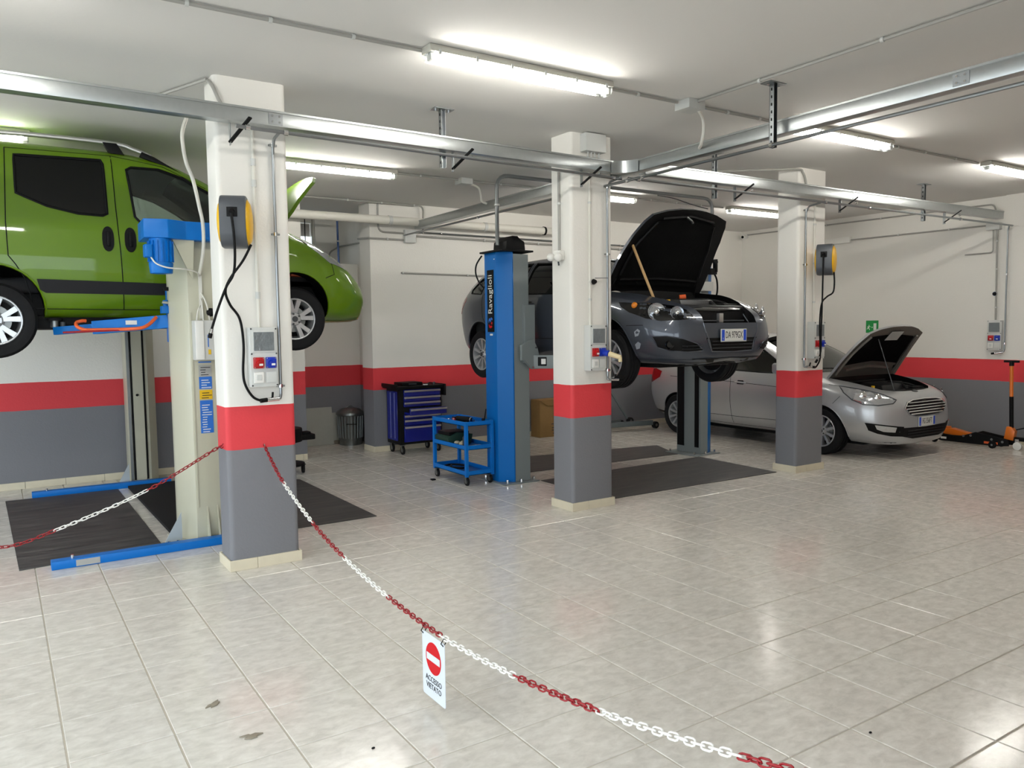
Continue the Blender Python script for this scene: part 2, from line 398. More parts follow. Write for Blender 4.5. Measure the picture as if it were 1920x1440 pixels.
def skirt(name, p0, p1, out, lab, L=0.40, z1=0.08):
    """a run of skirting tiles from p0 to p1 (xy); out is the direction into the room"""
    p0, p1, out = Vector((*p0, 0)), Vector((*p1, 0)), Vector((*out, 0)); d = p1 - p0; n = max(1, math.ceil(d.length / L - .05)); d.normalize()
    root = tag(thing(name, lab, 'baseboard', p0), kind='structure'); tot = (p1 - p0).length
    for i in range(n):
        a, b = i * L, min(tot, (i + 1) * L) - 0.003
        if b - a < .02: continue
        MB().obox(p0 + d * (a + b) / 2 + out * .005 + V(0, 0, z1 / 2), (b - a, .011, z1), Matrix((d, V(-d.y, d.x, 0), V(0, 0, 1))).transposed()).build('skirting_tile', 'base_tile', root, bevel=.002, seg=1)
skirt('baseboard_back', (-3.4, 10.37), (3.46, 10.37), (0, -1), 'cream tile skirting along the back wall behind the green car')
skirt('baseboard_niche', (3.46, 11.62), (4.76, 11.62), (0, -1), 'cream tile skirting at the back of the niche')
skirt('baseboard_block', (4.44, 10.37), (12.1, 10.37), (0, -1), 'cream tile skirting along the back wall behind the tool cabinet')
skirt('baseboard_jamb', (4.44, 10.74), (4.44, 10.36), (-1, 0), 'cream tile skirting on the side of the niche corner')
skirt('baseboard_right', (12.12, 5.6), (12.12, 10.37), (-1, 0), 'cream tile skirting along the right wall behind the silver car')
skirt('baseboard_pilaster', (12.07, 4.6), (12.07, 5.6), (-1, 0), 'cream tile skirting on the shallow pilaster of the right wall')

def rrect(x0, x1, y0, y1, r, n=5):
    out = []
    for cx, cy, a in ((x1 - r, y0 + r, -PI / 2), (x1 - r, y1 - r, 0), (x0 + r, y1 - r, PI / 2), (x0 + r, y0 + r, PI)):
        out += [(cx + r * math.cos(a + PI / 2 * k / n), cy + r * math.sin(a + PI / 2 * k / n)) for k in range(n + 1)]
    return out
PIL = [(1.338, 1.869, 5.801, 6.125), (4.477, 5.000, 5.822, 6.165), (7.760, 8.292, 5.812, 6.144), (-1.80, -1.27, 5.801, 6.125)]
PLAB = ['white, red and grey square pillar nearest the camera, with the barrier chains hooked on',
        'white, red and grey square pillar in the middle, in front of the dark grey car',
        'white, red and grey square pillar on the right, in front of the silver car',
        'white, red and grey square pillar left of the green car']
for (x0, x1, y0, y1), lab in zip(PIL, PLAB):
    r = thing('pillar', lab, 'pillar', ((x0 + x1) / 2, (y0 + y1) / 2, 0), kind='structure')
    MB().prism(rrect(x0 + .012, x1 - .012, y0 + .012, y1 - .012, .038), 'z', 0, ZC + .01).build('shaft', 'wall', r, smooth=True, sharp=30)
    m = x0 + .2
    for bx in ((x0, m - .002, y0, y0 + .012), (m, x1, y0, y0 + .012), (x0, x1, y1 - .012, y1), (x0, x0 + .012, y0 + .013, y1 - .013), (x1 - .012, x1, y0 + .013, y1 - .013)):
        MB().box(*bx, 0, .08).build('skirting_tile', 'base_tile', r, bevel=.002, seg=1)

# ------------------------------------------------------------------ fluorescent lamps
def make_lamp():
    t = thing('ceiling_lamp', '', 'lamp', (0, 0, 0), world=False)
    L = 1.5
    MB().prism([(-.055, 0), (.055, 0), (.062, -.02), (.062, -.045), (-.062, -.045), (-.062, -.02)], 'x', 0, L).build('housing', 'lamp_body', t, bevel=.006)
    MB().prism([(-.055, -.046), (.055, -.046), (.055, -.07), (.042, -.096), (-.042, -.096), (-.055, -.07)], 'x', .012, L - .012).build('diffuser', 'lens', t, smooth=True, sharp=50)
    MB().cyl((.05, 0, -.068), (L - .05, 0, -.068), .020, n=12).build('tube', 'tube_light', t, smooth=True)
    for x in (.02, L - .05): MB().box(x, x + .03, -.03, .03, -.09, -.048).build('lamp_holder', 'plastic_wh', t, bevel=.003)
    for k in range(6):
        for s in (-1, 1):
            MB().box(.06 + k * (L - .14) / 5, .08 + k * (L - .14) / 5, s * .056 - .01, s * .056 + .01, -.062, -.03).build('clip', 'plastic_lt', t, bevel=.002, seg=1)
    return t
lamp0 = make_lamp(); CHILD[lamp0.name] = list(lamp0.children)
LX = (2.36, 5.95, 9.33, -1.16)
for row, Y in enumerate((4.55, 8.24)):
    for k, X in enumerate(LX):
        lab = [['long fluorescent ceiling lamp at the top centre, nearest the camera', 'fluorescent ceiling lamp behind the galvanised rail at upper right', 'fluorescent ceiling lamp cut off by the right edge of the picture', 'fluorescent ceiling lamp outside the picture on the near left'],
               ['fluorescent ceiling lamp seen right of the nearest pillar', 'fluorescent ceiling lamp half hidden behind the middle pillar', 'fluorescent ceiling lamp above the silver car, beside the right pillar', 'fluorescent ceiling lamp above the roof of the green car']][row][k]
        if row == 0 and k == 0: o = lamp0; o.location = (X, Y, ZC - .002); o['label'] = lab; o['group'] = 'fluorescent ceiling lamps'
        else: dup(lamp0, (X, Y, ZC - .002), 0, lab, 'fluorescent ceiling lamps')

# ------------------------------------------------------------------ conduits, pipes, junction boxes
def pipe(name, pts, r, m, lab, cat='pipe', bend=.08, clips=(), n=8, clipm='plastic_lt', cliplen=.02, group=None):
    pts = [Vector(p) for p in pts]
    t = thing(name, lab, cat, pts[0], group=group)
    MB().tube(bent(pts, bend) if len(pts) > 2 and bend else pts, r, n).build('run', m, t, smooth=True)
    for c in clips:
        c = Vector(c); best = None
        for a, b in zip(pts, pts[1:]):
            d = b - a; u = max(0, min(1, (c - a).dot(d) / d.length_squared)); q = a + d * u
            if best is None or (q - c).length < best[0]: best = ((q - c).length, q, d.normalized())
        q, d = best[1], best[2]
        MB().cyl(q - d * cliplen / 2, q + d * cliplen / 2, r * 1.45, n=10).build('clip', clipm, t, smooth=True)
    return t
def jbox(lab, x0, x1, y0, y1, z0, z1, m='plastic_lt'):
    t = thing('junction_box', lab, 'box', ((x0 + x1) / 2, (y0 + y1) / 2, z0))
    MB().box(x0, x1, y0, y1, z0, z1).build('box', m, t, bevel=.008)
    return t
zc = 3.512
pipe('ceiling_conduit', [(-3.3, 4.61, zc), (2.36, 4.61, zc)], .012, 'conduit', 'grey conduit along the ceiling left of the nearest lamp', clips=[(x, 4.61, zc) for x in (-1, .2, .95, 1.4, 1.9)])
pipe('ceiling_conduit', [(3.86, 4.61, zc), (4.62, 4.61, zc)], .012, 'conduit', 'short grey conduit from the nearest lamp to the ceiling box', clips=[(4.2, 4.61, zc)])
pipe('ceiling_conduit', [(4.82, 4.61, zc), (5.95, 4.61, zc)], .012, 'conduit', 'grey conduit from the ceiling box to the lamp behind the rail', clips=[(5.2, 4.61, zc), (5.6, 4.61, zc)])
pipe('ceiling_conduit', [(7.45, 4.61, zc), (9.28, 4.61, zc)], .012, 'conduit', 'grey conduit between the two ceiling lamps at upper right', clips=[(7.7, 4.61, zc), (8.2, 4.61, zc), (8.8, 4.61, zc)])
pipe('ceiling_conduit', [(4.74, 4.5, zc), (4.73, .3, zc)], .012, 'conduit', 'grey conduit crossing the ceiling towards the top right corner', clips=[(4.74, y, zc) for y in (3.9, 2.95, 2.2, 1.2)])
jbox('white junction box on the ceiling above the galvanised rail', 4.64, 4.82, 4.50, 4.66, 3.455, 3.53)
pipe('flexible_hose', spline([(4.80, 4.55, 3.46), (4.90, 4.60, 3.42), (4.93, 4.62, 3.34), (4.95, 4.66, 3.25), (5.02, 4.75, 3.23)]), .014, 'pvc_white', 'white flexible hose from the ceiling box down to the rail', 'hose', bend=0)
pipe('ceiling_conduit', [(3.86, 8.30, zc), (4.70, 8.30, zc)], .012, 'conduit', 'grey conduit from the lamp right of the nearest pillar to its ceiling box', clips=[(4.2, 8.3, zc)])
pipe('ceiling_conduit', [(4.86, 8.30, zc), (5.95, 8.30, zc)], .012, 'conduit', 'grey conduit on the ceiling towards the lamp behind the middle pillar', clips=[(5.3, 8.3, zc)])
pipe('ceiling_conduit', [(7.45, 8.30, zc), (9.28, 8.30, zc)], .012, 'conduit', 'grey conduit on the ceiling above the open bonnet of the dark grey car', clips=[(7.8, 8.3, zc), (8.3, 8.3, zc), (8.8, 8.3, zc)])
jbox('white junction box on the ceiling left of the blue lift column', 4.70, 4.86, 8.22, 8.38, 3.46, 3.53)
pipe('flexible_hose', spline([(4.86, 8.30, 3.48), (4.98, 8.30, 3.44), (5.0, 8.28, 3.36), (5.0, 8.26, 3.28), (5.06, 8.24, 3.25)]), .014, 'pvc_white', 'white flexible hose down to the rail left of the blue lift column', 'hose', bend=0)
pipe('ceiling_conduit', [(3.46, 10.30, zc), (5.25, 10.30, zc), (5.25, 10.33, 3.12)], .013, 'conduit', 'grey conduit under the ceiling in front of the niche', clips=[(4.1, 10.3, zc), (4.6, 10.3, zc), (5.1, 10.3, zc)])
# back wall
t = thing('drain_pipe', 'thick white plastic drain pipe along the top of the back wall', 'pipe', (3.2, 10.16, 3.27))
MB().cyl((2.0, 10.2, 3.262), (7.5, 10.2, 3.262), .058, n=16).build('run', 'pvc_white', t, smooth=True)
for x in (4.65, 6.2): MB().cyl((x, 10.2, 3.262), (x + .05, 10.2, 3.262), .066, n=16).build('collar', 'plastic_lt', t, smooth=True)
MB().cyl((7.30, 10.2, 3.262), (7.33, 10.2, 3.262), .068, n=16).cyl((7.33, 10.19, 3.262), (7.6, 10.19, 3.262), .045, n=10).build('coupling', 'black', t, smooth=True)
jbox('grey junction box on the back wall under the rail end', 4.955, 5.13, 10.30, 10.37, 2.98, 3.165, 'plastic_lt')
pipe('wall_conduit', [(5.13, 10.35, 3.085), (10.3, 10.35, 3.06)], .016, 'conduit', 'pale conduit along the back wall below the thin dark pipe', clips=[(6.3, 10.35, 3.08), (7.3, 10.35, 3.08), (9, 10.35, 3.07)])
pipe('air_line', [(5.10, 10.33, 3.14), (10.3, 10.33, 3.12)], .012, 'galv_pipe', 'thin dark pipe along the back wall towards the right', clips=[(5.55, 10.33, 3.14), (6.9, 10.33, 3.13), (9, 10.33, 3.13)], clipm='chrome')
pipe('wall_conduit', [(4.955, 10.355, 3.02), (4.425, 10.355, 3.02), (4.425, 10.76, 3.05)], .014, 'conduit', 'pale conduit from the back wall box around the niche corner', bend=.05, clips=[(4.7, 10.35, 3.02)])
pipe('wall_conduit', [(4.745, 10.78, 3.06), (4.745, 12.35, 3.10), (4.6, 12.40, 3.0), (4.6, 12.40, 2.76)], .013, 'conduit', 'grey conduit inside the niche falling behind the green car', bend=.06, clips=[(4.745, 11.4, 3.08)])
pipe('wall_conduit', [(4.955, 10.355, 3.115), (4.565, 10.355, 3.115), (4.565, 10.355, 3.50)], .014, 'conduit', 'pale conduit curving up from the back wall box to the ceiling', bend=.1)
pipe('wall_conduit', [(4.905, 10.357, 2.55), (8.3, 10.357, 2.53)], .013, 'conduit', 'lone pale conduit on the back wall behind the blue lift column', clips=[(4.93, 10.357, 2.55), (6.0, 10.357, 2.545)])
pipe('blue_pipe', [(4.45, 11.60, 2.76), (4.44, 11.60, ZC)], .016, 'blue_pipe', 'thin blue pipe running up inside the niche', clips=[(4.445, 11.6, 3.1)])
pipe('blue_pipe', [(3.5, 11.58, 3.44), (4.44, 11.60, 3.44)], .012, 'blue_pipe', 'thin blue pipe crossing the top of the niche')
# right wall
X = 12.10
pipe('wall_conduit', [(X, 10.30, 3.455), (X, 5.77, 3.428), (X, 5.735, 3.30)], .012, 'conduit', 'upper grey conduit along the right wall below the ceiling', bend=.08, clips=[(X, y, 3.44) for y in (9.4, 8.5, 7.5, 6.6)])
pipe('wall_conduit', [(X, 8.03, 3.145), (X, 5.85, 3.135)], .012, 'conduit', 'lower grey conduit along the right wall towards the rail end', clips=[(X, 7.2, 3.14), (X, 6.4, 3.14)])
jbox('long white cable box on the right wall behind the yellow hose reel', 12.06, 12.12, 8.03, 8.75, 3.10, 3.20, 'plastic_wh')
jbox('small grey junction box on the right wall at the rail end', 12.04, 12.12, 5.66, 5.85, 3.06, 3.16)
pipe('wall_conduit', [(X, 5.715, 3.06), (X, 5.705, 1.77)], .013, 'conduit', 'vertical conduit down the right wall into the socket panel', clips=[(X, 5.71, y) for y in (2.9, 2.5, 1.95)])
pipe('wall_conduit', [(X, 5.77, 3.06), (X, 5.765, 2.74), (X, 6.16, 2.74)], .010, 'conduit', 'short bent conduit with an open end on the right wall', bend=.05)
t = thing('security_camera', 'small white security camera high in the far right corner', 'camera', (12.02, 10.27, 3.42))
MB().cyl((12.11, 10.25, 3.43), (12.07, 10.25, 3.43), .05, n=16).build('base', 'plastic_wh', t, smooth=True)
MB().cyl((12.08, 10.27, 3.43), (11.97, 10.22, 3.41), .038, n=16).build('body', 'plastic_wh', t, smooth=True)
MB().cyl((11.972, 10.221, 3.4105), (11.962, 10.216, 3.409), .024, n=16).build('lens', 'black_gloss', t, smooth=True)
t = thing('exit_sign', 'green emergency exit sign on the right wall above the silver car', 'sign', (12.115, 7.63, 1.50))
MB().box(12.113, 12.119, 7.52, 7.738, 1.588, 1.79).build('board', 'exit_green', t)
MB().box(12.113, 12.119, 7.52, 7.738, 1.49, 1.583).build('lower_board', 'plastic_wh', t)
mb = MB(); F0 = FACE_MX((12.112, 7.738, 1.588))
def fm(u, v): return F0 @ Vector((u, v, 0))
def poly(mb, pts, mi=0): mb.add([fm(*p) for p in pts] + [F0 @ Vector((p[0], p[1], -.002)) for p in pts], [tuple(range(len(pts))), tuple(range(2 * len(pts) - 1, len(pts) - 1, -1))], mi)
poly(mb, [(.135, .045), (.185, .045), (.185, .155), (.135, .155)])
poly(mb, [(.095, .09), (.112, .10), (.112, .095), (.125, .095), (.125, .085), (.112, .085), (.112, .08)])
poly(mb, [(.045, .125), (.06, .13), (.066, .12), (.052, .115)])
poly(mb, [(.035, .105), (.062, .112), (.085, .10), (.08, .093), (.064, .102), (.055, .075), (.072, .06), (.066, .045), (.058, .05), (.06, .058), (.042, .072), (.02, .055), (.014, .063), (.036, .083), (.042, .098), (.026, .088), (.022, .094)])
mb.build('pictogram', 'plastic_wh', t)
mb = MB()
for k in range(4): mb.box(12.1115, 12.1132, 7.56, 7.70, 1.505 + k * .018, 1.511 + k * .018)
mb.build('lettering', 'ink', t)
# pipes of the big blue-grey lift run under the ceiling
pipe('lift_cable_pipe', [(4.705, 7.45, 2.66), (4.705, 7.45, 3.43), (8.12, 7.45, 3.43), (8.12, 7.45, 2.66)], .022, 'dark_pipe' if 'dark_pipe' in M else (mat('dark_pipe', '7c7f80', .4, .6) and 'dark_pipe'), 'grey pipe arching under the ceiling between the blue lift columns', bend=.16, clips=[(4.705, 7.45, 3.1), (8.12, 7.45, 3.2)])
pipe('thin_cable', spline([(7.55, 7.9, 3.5), (7.7, 7.75, 3.45), (7.9, 7.6, 3.36), (8.07, 7.48, 3.30)]), .006, 'dark_grey', 'thin cable curling to the lift pipe above the dark grey car', 'cable', bend=0)

# ------------------------------------------------------------------ galvanised rails, hangers, brackets, air pipes
ZT, ZB, RW = 3.27, 3.175, 0.10
def rail(lab, p0, p1, side, joints=()):
    """sheet steel trunking: p0 p1 run along the visible top edge, side points to the hidden side"""
    p0, p1, side = Vector((*p0, 0)), Vector((*p1, 0)), Vector((*side, 0)); d = (p1 - p0).normalized()
    t = thing('steel_trunking', lab, 'trunking', (p0.x, p0.y, ZB))
    c = (p0 + p1) / 2 + side * RW / 2; R = Matrix((d, side, V(0, 0, 1))).transposed(); L = (p1 - p0).length
    MB().obox(c + V(0, 0, (ZB + ZT) / 2), (L, RW, ZT - ZB), R).build('channel', 'galv', t, bevel=.003, seg=2)
    MB().obox(c + V(0, 0, ZT + .004), (L, RW + .012, .016), R).build('lid', 'galv', t, bevel=.002, seg=1)
    for j in joints:
        q = p0 + d * j
        MB().obox(q + side * (-.002) + V(0, 0, (ZB + ZT) / 2), (.10, .004, .075), R).build('joint_plate', 'galv_pipe', t)
        for a in (-.025, .025):
            for b in (-.02, .02):
                s = q + d * a - side * .004 + V(0, 0, (ZB + ZT) / 2 + b)
                MB().cyl(s, s - side * .006, .007, n=8).build('bolt', 'chrome', t, smooth=True)
    return t
def unit(a, b):
    d = Vector((b[0] - a[0], b[1] - a[1])).normalized(); return d
fa, fb = (-3.3, 5.47), (4.90, 5.70); fd = unit(fa, fb)
rail('galvanised cable trunking running left past the nearest pillar', fa, fb, (-fd.y, fd.x), joints=(5.02,))
rail('galvanised cable trunking running from the top right corner to the back wall', (4.98, .4), (5.10, 10.30), (.99993, -.0121), joints=(2.2,))
rail('galvanised cable trunking running right past the right pillar to the wall', (5.20, 5.60), (11.85, 5.52), (.012, .99993), joints=(3.25,))
t = thing('trunking_elbow', 'shiny curved corner piece joining the steel trunkings', 'trunking', (4.95, 5.6, ZB))
pts = arc((4.86, 5.695, 0), (4.995, 5.70, 0), (5.035, 5.52, 0), 8)
mb = MB()
for k, (a, b) in enumerate(zip(pts, pts[1:])):
    mb.add([(a.x, a.y, ZB - .004), (b.x, b.y, ZB - .004), (b.x, b.y, ZT + .012), (a.x, a.y, ZT + .012), (a.x + .03, a.y + .06, ZB - .004), (b.x + .03, b.y + .06, ZB - .004), (b.x + .03, b.y + .06, ZT + .012), (a.x + .03, a.y + .06, ZT + .012)],
           [(0, 1, 2, 3), (7, 6, 5, 4), (0, 4, 5, 1), (3, 2, 6, 7)])
mb.build('curve', 'galv', t, smooth=True)
def hanger(lab, x, y, z0=3.06, ax='x'):
    t = thing('rail_hanger', lab, 'hanger', (x, y, ZC), group='rail hangers on the ceiling')
    MB().box(x - .09, x + .09, y - .05, y + .05, ZC - .008, ZC).build('plate', 'galv_pipe', t, bevel=.002, seg=1)
    MB().box(x - .02, x - .016, y - .02, y + .02, z0, ZC).box(x + .016, x + .02, y - .02, y + .02, z0, ZC).box(x - .02, x + .02, y + .016, y + .02, z0, ZC).build('strut', 'galv_pipe', t)
    mb = MB()
    for k in range(int((ZC - z0) / .055)): mb.obox((x - .021, y, z0 + .04 + k * .055), (.003, .010, .020)).obox((x, y + .0145, z0 + .04 + k * .055), (.008, .002, .016))
    tag(mb.build('slot_row', 'black', t), kind='stuff')
    for s in (-.06, .06): MB().cyl((x + s, y, ZC - .008), (x + s, y, ZC - .02), .01, n=6).build('bolt', 'chrome', t)
hanger('perforated hanger on the ceiling between the nearest and middle pillars', 3.14, 5.79)
hanger('perforated hanger on the trunking towards the top right corner', 4.93, 3.93)
hanger('perforated hanger on the ceiling between the middle and right pillars', 6.33, 5.78)
hanger('perforated hanger on the ceiling near the right wall', 10.15, 5.71)
def bracket(lab, x, y, dx=.0, k=1):
    t = thing('pipe_bracket', lab, 'bracket', (x, y, ZB - .14), group='black pipe brackets under the trunking')
    MB().box(x - .05, x - .046, y + .10, y + .135, ZB - .15, ZB).build('plate', 'galv_pipe', t)
    MB().bar((x - .05, y + .12, ZB - .13), (x + .05, y - .05, ZB + .015), .03, .014).build('strap', 'black', t, bevel=.003, seg=1)
    MB().cyl((x + .02, y - .03, ZB - .05), (x + .035, y - .05, ZB - .045), .014, n=8).build('bolt', 'chrome', t, smooth=True)
for lab, x, y in (('black pipe bracket under the trunking on the nearest pillar', 1.47, 5.57), ('black pipe bracket under the trunking below the first ceiling hanger', 3.25, 5.62), ('black pipe bracket under the trunking on the middle pillar', 4.62, 5.66),
                  ('black pipe bracket under the trunking between the middle and right pillars', 6.55, 5.54), ('black pipe bracket under the trunking right of the right pillar', 8.3, 5.51), ('black pipe bracket under the trunking near the right wall', 10.5, 5.48)):
    bracket(lab, x, y)
pipe('air_pipe', [(1.42, 5.52, 3.12), (4.86, 5.60, 3.10), (4.90, 5.60, 3.10)], .013, 'galv_pipe', 'galvanised air pipe below the left trunking', bend=0, clips=[(1.5, 5.52, 3.12), (1.76, 5.53, 3.12), (4.8, 5.6, 3.1)], clipm='chrome', cliplen=.03)
pipe('air_pipe', [(4.93, 5.54, 3.10), (8.0, 5.49, 3.09), (11.95, 5.45, 3.08)], .013, 'galv_pipe', 'galvanised air pipe below the right trunking', bend=0, clips=[(5.05, 5.54, 3.1), (7.79, 5.49, 3.09), (8.6, 5.49, 3.09), (10.6, 5.47, 3.08)], clipm='chrome', cliplen=.03)
pipe('air_pipe', [(4.85, .5, 3.065), (4.93, 10.28, 3.075)], .013, 'galv_pipe', 'galvanised air pipe beside the trunking that runs to the back wall', bend=0, clips=[(4.87, 3.9, 3.07), (4.88, 5.3, 3.07), (4.88, 5.5, 3.07), (4.92, 8.2, 3.07)], clipm='chrome', cliplen=.03)

# ------------------------------------------------------------------ socket panels
def make_panel():
    t = thing('power_socket_unit', '', 'socket panel', world=False)          # looks towards -Y, origin at the wall, bottom centre
    h, d = .43, .10
    MB().box(-.098, .098, -d, 0, 0, h).build('housing', 'plastic_lt', t, bevel=.008)
    MB().box(-.082, .082, -d - .006, -d + .002, .25, .41).build('breaker_lid', 'plastic_lt', t, bevel=.003)
    MB().box(-.072, .072, -d - .010, -d - .005, .262, .395).build('clear_window', 'film', t, bevel=.002, seg=1)
    for x, m in ((-.042, 'red_plastic'), (.046, 'blue_plastic')):
        s = MB().box(x - .038, x + .038, -d - .016, -d + .002, .135, .215).build('socket', m, t, bevel=.006)
        tag(s, 'red square power socket' if x < 0 else 'blue square power socket')
        MB().cyl((x + .002, -d - .010, .172), (x + .002, -d - .034, .166), .026, .024, n=16).build('cap', m, s, smooth=True)
        MB().box(x - .004, x + .022, -d - .037, -d - .033, .155, .170).build('rating_tag', 'plastic_wh', s)
        for a in (-.03, .03):
            for b in (.143, .207): MB().cyl((x + a, -d - .015, b), (x + a, -d - .018, b), .004, n=8).build('screw', 'chrome', s)
    s = MB().box(-.078, -.008, -d - .012, -d + .002, .03, .108).build('switch_frame', 'plastic_wh', t, bevel=.004)
    MB().box(-.062, -.024, -d - .016, -d - .010, .05, .09).build('rocker', 'plastic_lt', s, bevel=.002, seg=1)
    MB().box(.008, .084, -d - .006, -d + .002, .03, .108).build('blank_plate', 'plastic_lt', t, bevel=.003)
    for x in (-.088, .088):
        for z in (.012, .24, .418): MB().cyl((x, -d + .001, z), (x, -d - .004, z), .006, n=8).build('screw', 'dark_grey', t)
    return t
pan = make_panel(); CHILD[pan.name] = list(pan.children)
ch2 = {c.name: list(c.children) for c in pan.children}; CHILD.update(ch2)
pan.location = (1.61, 5.813, 1.34); pan['label'] = 'grey socket panel with red and blue sockets on the nearest pillar'; pan['group'] = 'socket panels'
dup(pan, (4.73, 5.834, 1.33), 0, 'grey socket panel on the middle pillar, with a plug in its blue socket', 'socket panels')
dup(pan, (8.05, 5.824, 1.34), 0, 'grey socket panel on the right pillar below the hose reel', 'socket panels')
dup(pan, (12.12, 5.68, 1.335), -PI / 2, 'grey socket panel on the right wall', 'socket panels')
t = thing('power_plug', 'cream and blue power plug pushed into the middle pillar socket', 'plug', (4.776, 5.70, 1.49))
MB().cyl((4.776, 5.70, 1.498), (4.79, 5.655, 1.49), .03, n=16).build('collar', 'blue_plastic', t, smooth=True)
MB().cyl((4.79, 5.655, 1.49), (4.85, 5.56, 1.455), .026, .022, n=16).cyl((4.845, 5.565, 1.46), (4.845, 5.56, 1.415), .018, n=12).build('body', 'plastic_cream' if 'plastic_cream' in M else (mat('plastic_cream', 'd8c69a', .4) and 'plastic_cream'), t, smooth=True)

# pillar conduits and air drops
def drop(lab, x, y, z0, z1, tip):
    t = thing('air_drop_pipe', lab, 'pipe', (x, y, z0), group='galvanised air drops')
    MB().tube(bent([(x, y - .20, z1 + .02), (x, y - .05, z1), (x, y - .01, z1 - .06), (x, y - .01, z0 + .03), (x - .01, y - .02, z0), (x + tip * .03, y - .03, z0)], .02), .011, 10).build('run', 'galv_pipe', t, smooth=True)
    for z in (z1 - .05, z0 + .08, (z0 + z1) / 2 + .25):
        MB().cyl((x, y - .01, z), (x, y - .01, z + .025), .017, n=10).build('clamp', 'chrome', t, smooth=True)
        MB().box(x - .03, x + .03, y - .016, y + .004, z + .005, z + .018).build('clamp_ear', 'steel_dull', t)
    d = tip
    MB().cyl((x + d * .02, y - .03, z0), (x + d * .11, y - .035, z0 - .004), .015, n=10).build('valve', 'chrome', t, smooth=True)
    MB().cyl((x + d * .07, y - .03, z0), (x + d * .07, y - .045, z0 + .05), .008, n=8).build('tap', 'black', t, smooth=True)
    MB().cyl((x + d * .11, y - .035, z0 - .004), (x + d * .16, y - .04, z0 - .008), .016, n=10).build('coupling', 'black', t, smooth=True)
drop('galvanised air pipe down the nearest pillar to the hose valve', 1.745, 5.80, 1.245, 3.12, -1)
drop('galvanised air pipe down the middle pillar with a tap at its foot', 4.905, 5.82, 1.235, 3.10, 1)
drop('galvanised air pipe down the left side of the right pillar front', 7.87, 5.81, 1.245, 3.09, 1)
t = thing('air_drop_pipe', 'galvanised air pipe down the right wall beside the socket panel', 'pipe', (12.1, 5.6, 1.3), group='galvanised air drops')
MB().tube(bent([(11.96, 5.45, 3.08), (12.04, 5.53, 3.10), (12.05, 5.55, 3.04), (12.05, 5.55, 1.35), (12.04, 5.56, 1.31)], .02), .011, 10).build('run', 'galv_pipe', t, smooth=True)
for z in (1.42, 2.4): MB().cyl((12.05, 5.55, z), (12.05, 5.55, z + .025), .017, n=10).build('clamp', 'chrome', t, smooth=True)
MB().cyl((12.04, 5.56, 1.31), (12.0, 5.66, 1.29), .015, n=10).build('valve', 'chrome', t, smooth=True)
MB().cyl((12.0, 5.66, 1.29), (11.99, 5.70, 1.285), .015, n=10).build('coupling', 'black', t, smooth=True)
pipe('pillar_conduit', [(1.605, 5.802, 3.19), (1.605, 5.802, 1.77)], .012, 'pvc_white', 'pale conduit down the nearest pillar into its socket panel', clips=[(1.605, 5.8, z) for z in (2.95, 2.8, 2.0)], cliplen=.05)
pipe('pillar_conduit', [(4.70, 5.822, 3.19), (4.70, 5.822, 1.76)], .012, 'pvc_white', 'pale conduit down the middle pillar into its socket panel', clips=[(4.7, 5.82, z) for z in (2.9, 2.0)])
pipe('pillar_conduit', [(8.05, 5.812, 3.18), (8.05, 5.812, 1.77)], .012, 'pvc_white', 'pale conduit down the right pillar into its socket panel', clips=[(8.05, 5.81, z) for z in (2.9, 2.45, 2.0)])
pipe('pillar_conduit', [(4.478, 6.0, 3.19), (4.478, 6.0, 2.45)], .013, 'conduit', 'grey conduit on the left face of the middle pillar above the sensor', clips=[(4.478, 6.0, 2.9)])
t = thing('motion_sensor', 'white twin-headed motion sensor on the middle pillar', 'sensor', (4.46, 5.98, 2.37))
MB().box(4.43, 4.488, 5.93, 6.03, 2.37, 2.46).build('body', 'plastic_wh', t, bevel=.012)
MB().ball((4.40, 6.03, 2.40), .038).build('head', 'plastic_wh', t, smooth=True)
MB().ball((4.42, 5.94, 2.395), .042).build('head', 'plastic_wh', t, smooth=True)
MB().cyl((4.44, 5.97, 2.37), (4.445, 5.965, 2.32), .008, n=8).build('tail', 'dark_grey', t, smooth=True)
jb = jbox('white junction box high on the front of the middle pillar', 4.60, 4.84, 5.74, 5.834, 3.355, 3.52)
for x in (4.66, 4.70, 4.74, 4.79): MB().cyl((x, 5.79, 3.27), (x, 5.79, 3.36), .009, n=8).build('gland', 'plastic_lt', jb, smooth=True)
for lab, c, dx in (('small black knob on the middle pillar beside the air pipe', (4.72, 5.79, 2.165), None), ('small black knob on the right wall above the socket panel', (12.07, 5.715, 2.145), 1)):
    t = thing('wall_pushbutton', lab, 'button', c)
    a = V(0, 1, 0) if not dx else V(1, 0, 0); c = V(*c)
    MB().cyl(c + a * .04, c, .03, n=16).build('rim', 'chrome', t, smooth=True)
    MB().cyl(c, c - a * .03, .026, .016, n=16).build('button', 'black', t, smooth=True)
pipe('thin_cable', [(4.745, 5.80, 2.20), (4.90, 5.80, 2.205)], .003, 'dark_grey', 'thin dark wire beside the black knob on the middle pillar', 'cable')
pipe('ceiling_conduit', [(.95, 6.9, zc), (1.33, 5.90, zc)], .012, 'conduit', 'grey conduit on the ceiling meeting the top of the nearest pillar', clips=[(1.1, 6.5, zc)])
pipe('pillar_conduit', spline([(1.335, 5.89, 3.50), (1.345, 5.80, 3.44), (1.39, 5.795, 3.34), (1.46, 5.795, 3.25), (1.5, 5.795, 3.2)]), .013, 'conduit', 'grey conduit curving over the top of the nearest pillar', bend=0)
pipe('pillar_conduit', spline([(6.9, 6.5, zc), (7.3, 6.2, zc), (7.72, 5.84, 3.505), (7.80, 5.80, 3.47), (7.86, 5.80, 3.36), (7.86, 5.80, 3.26)]), .013, 'conduit', 'grey conduit looping over the top of the right pillar', bend=0)

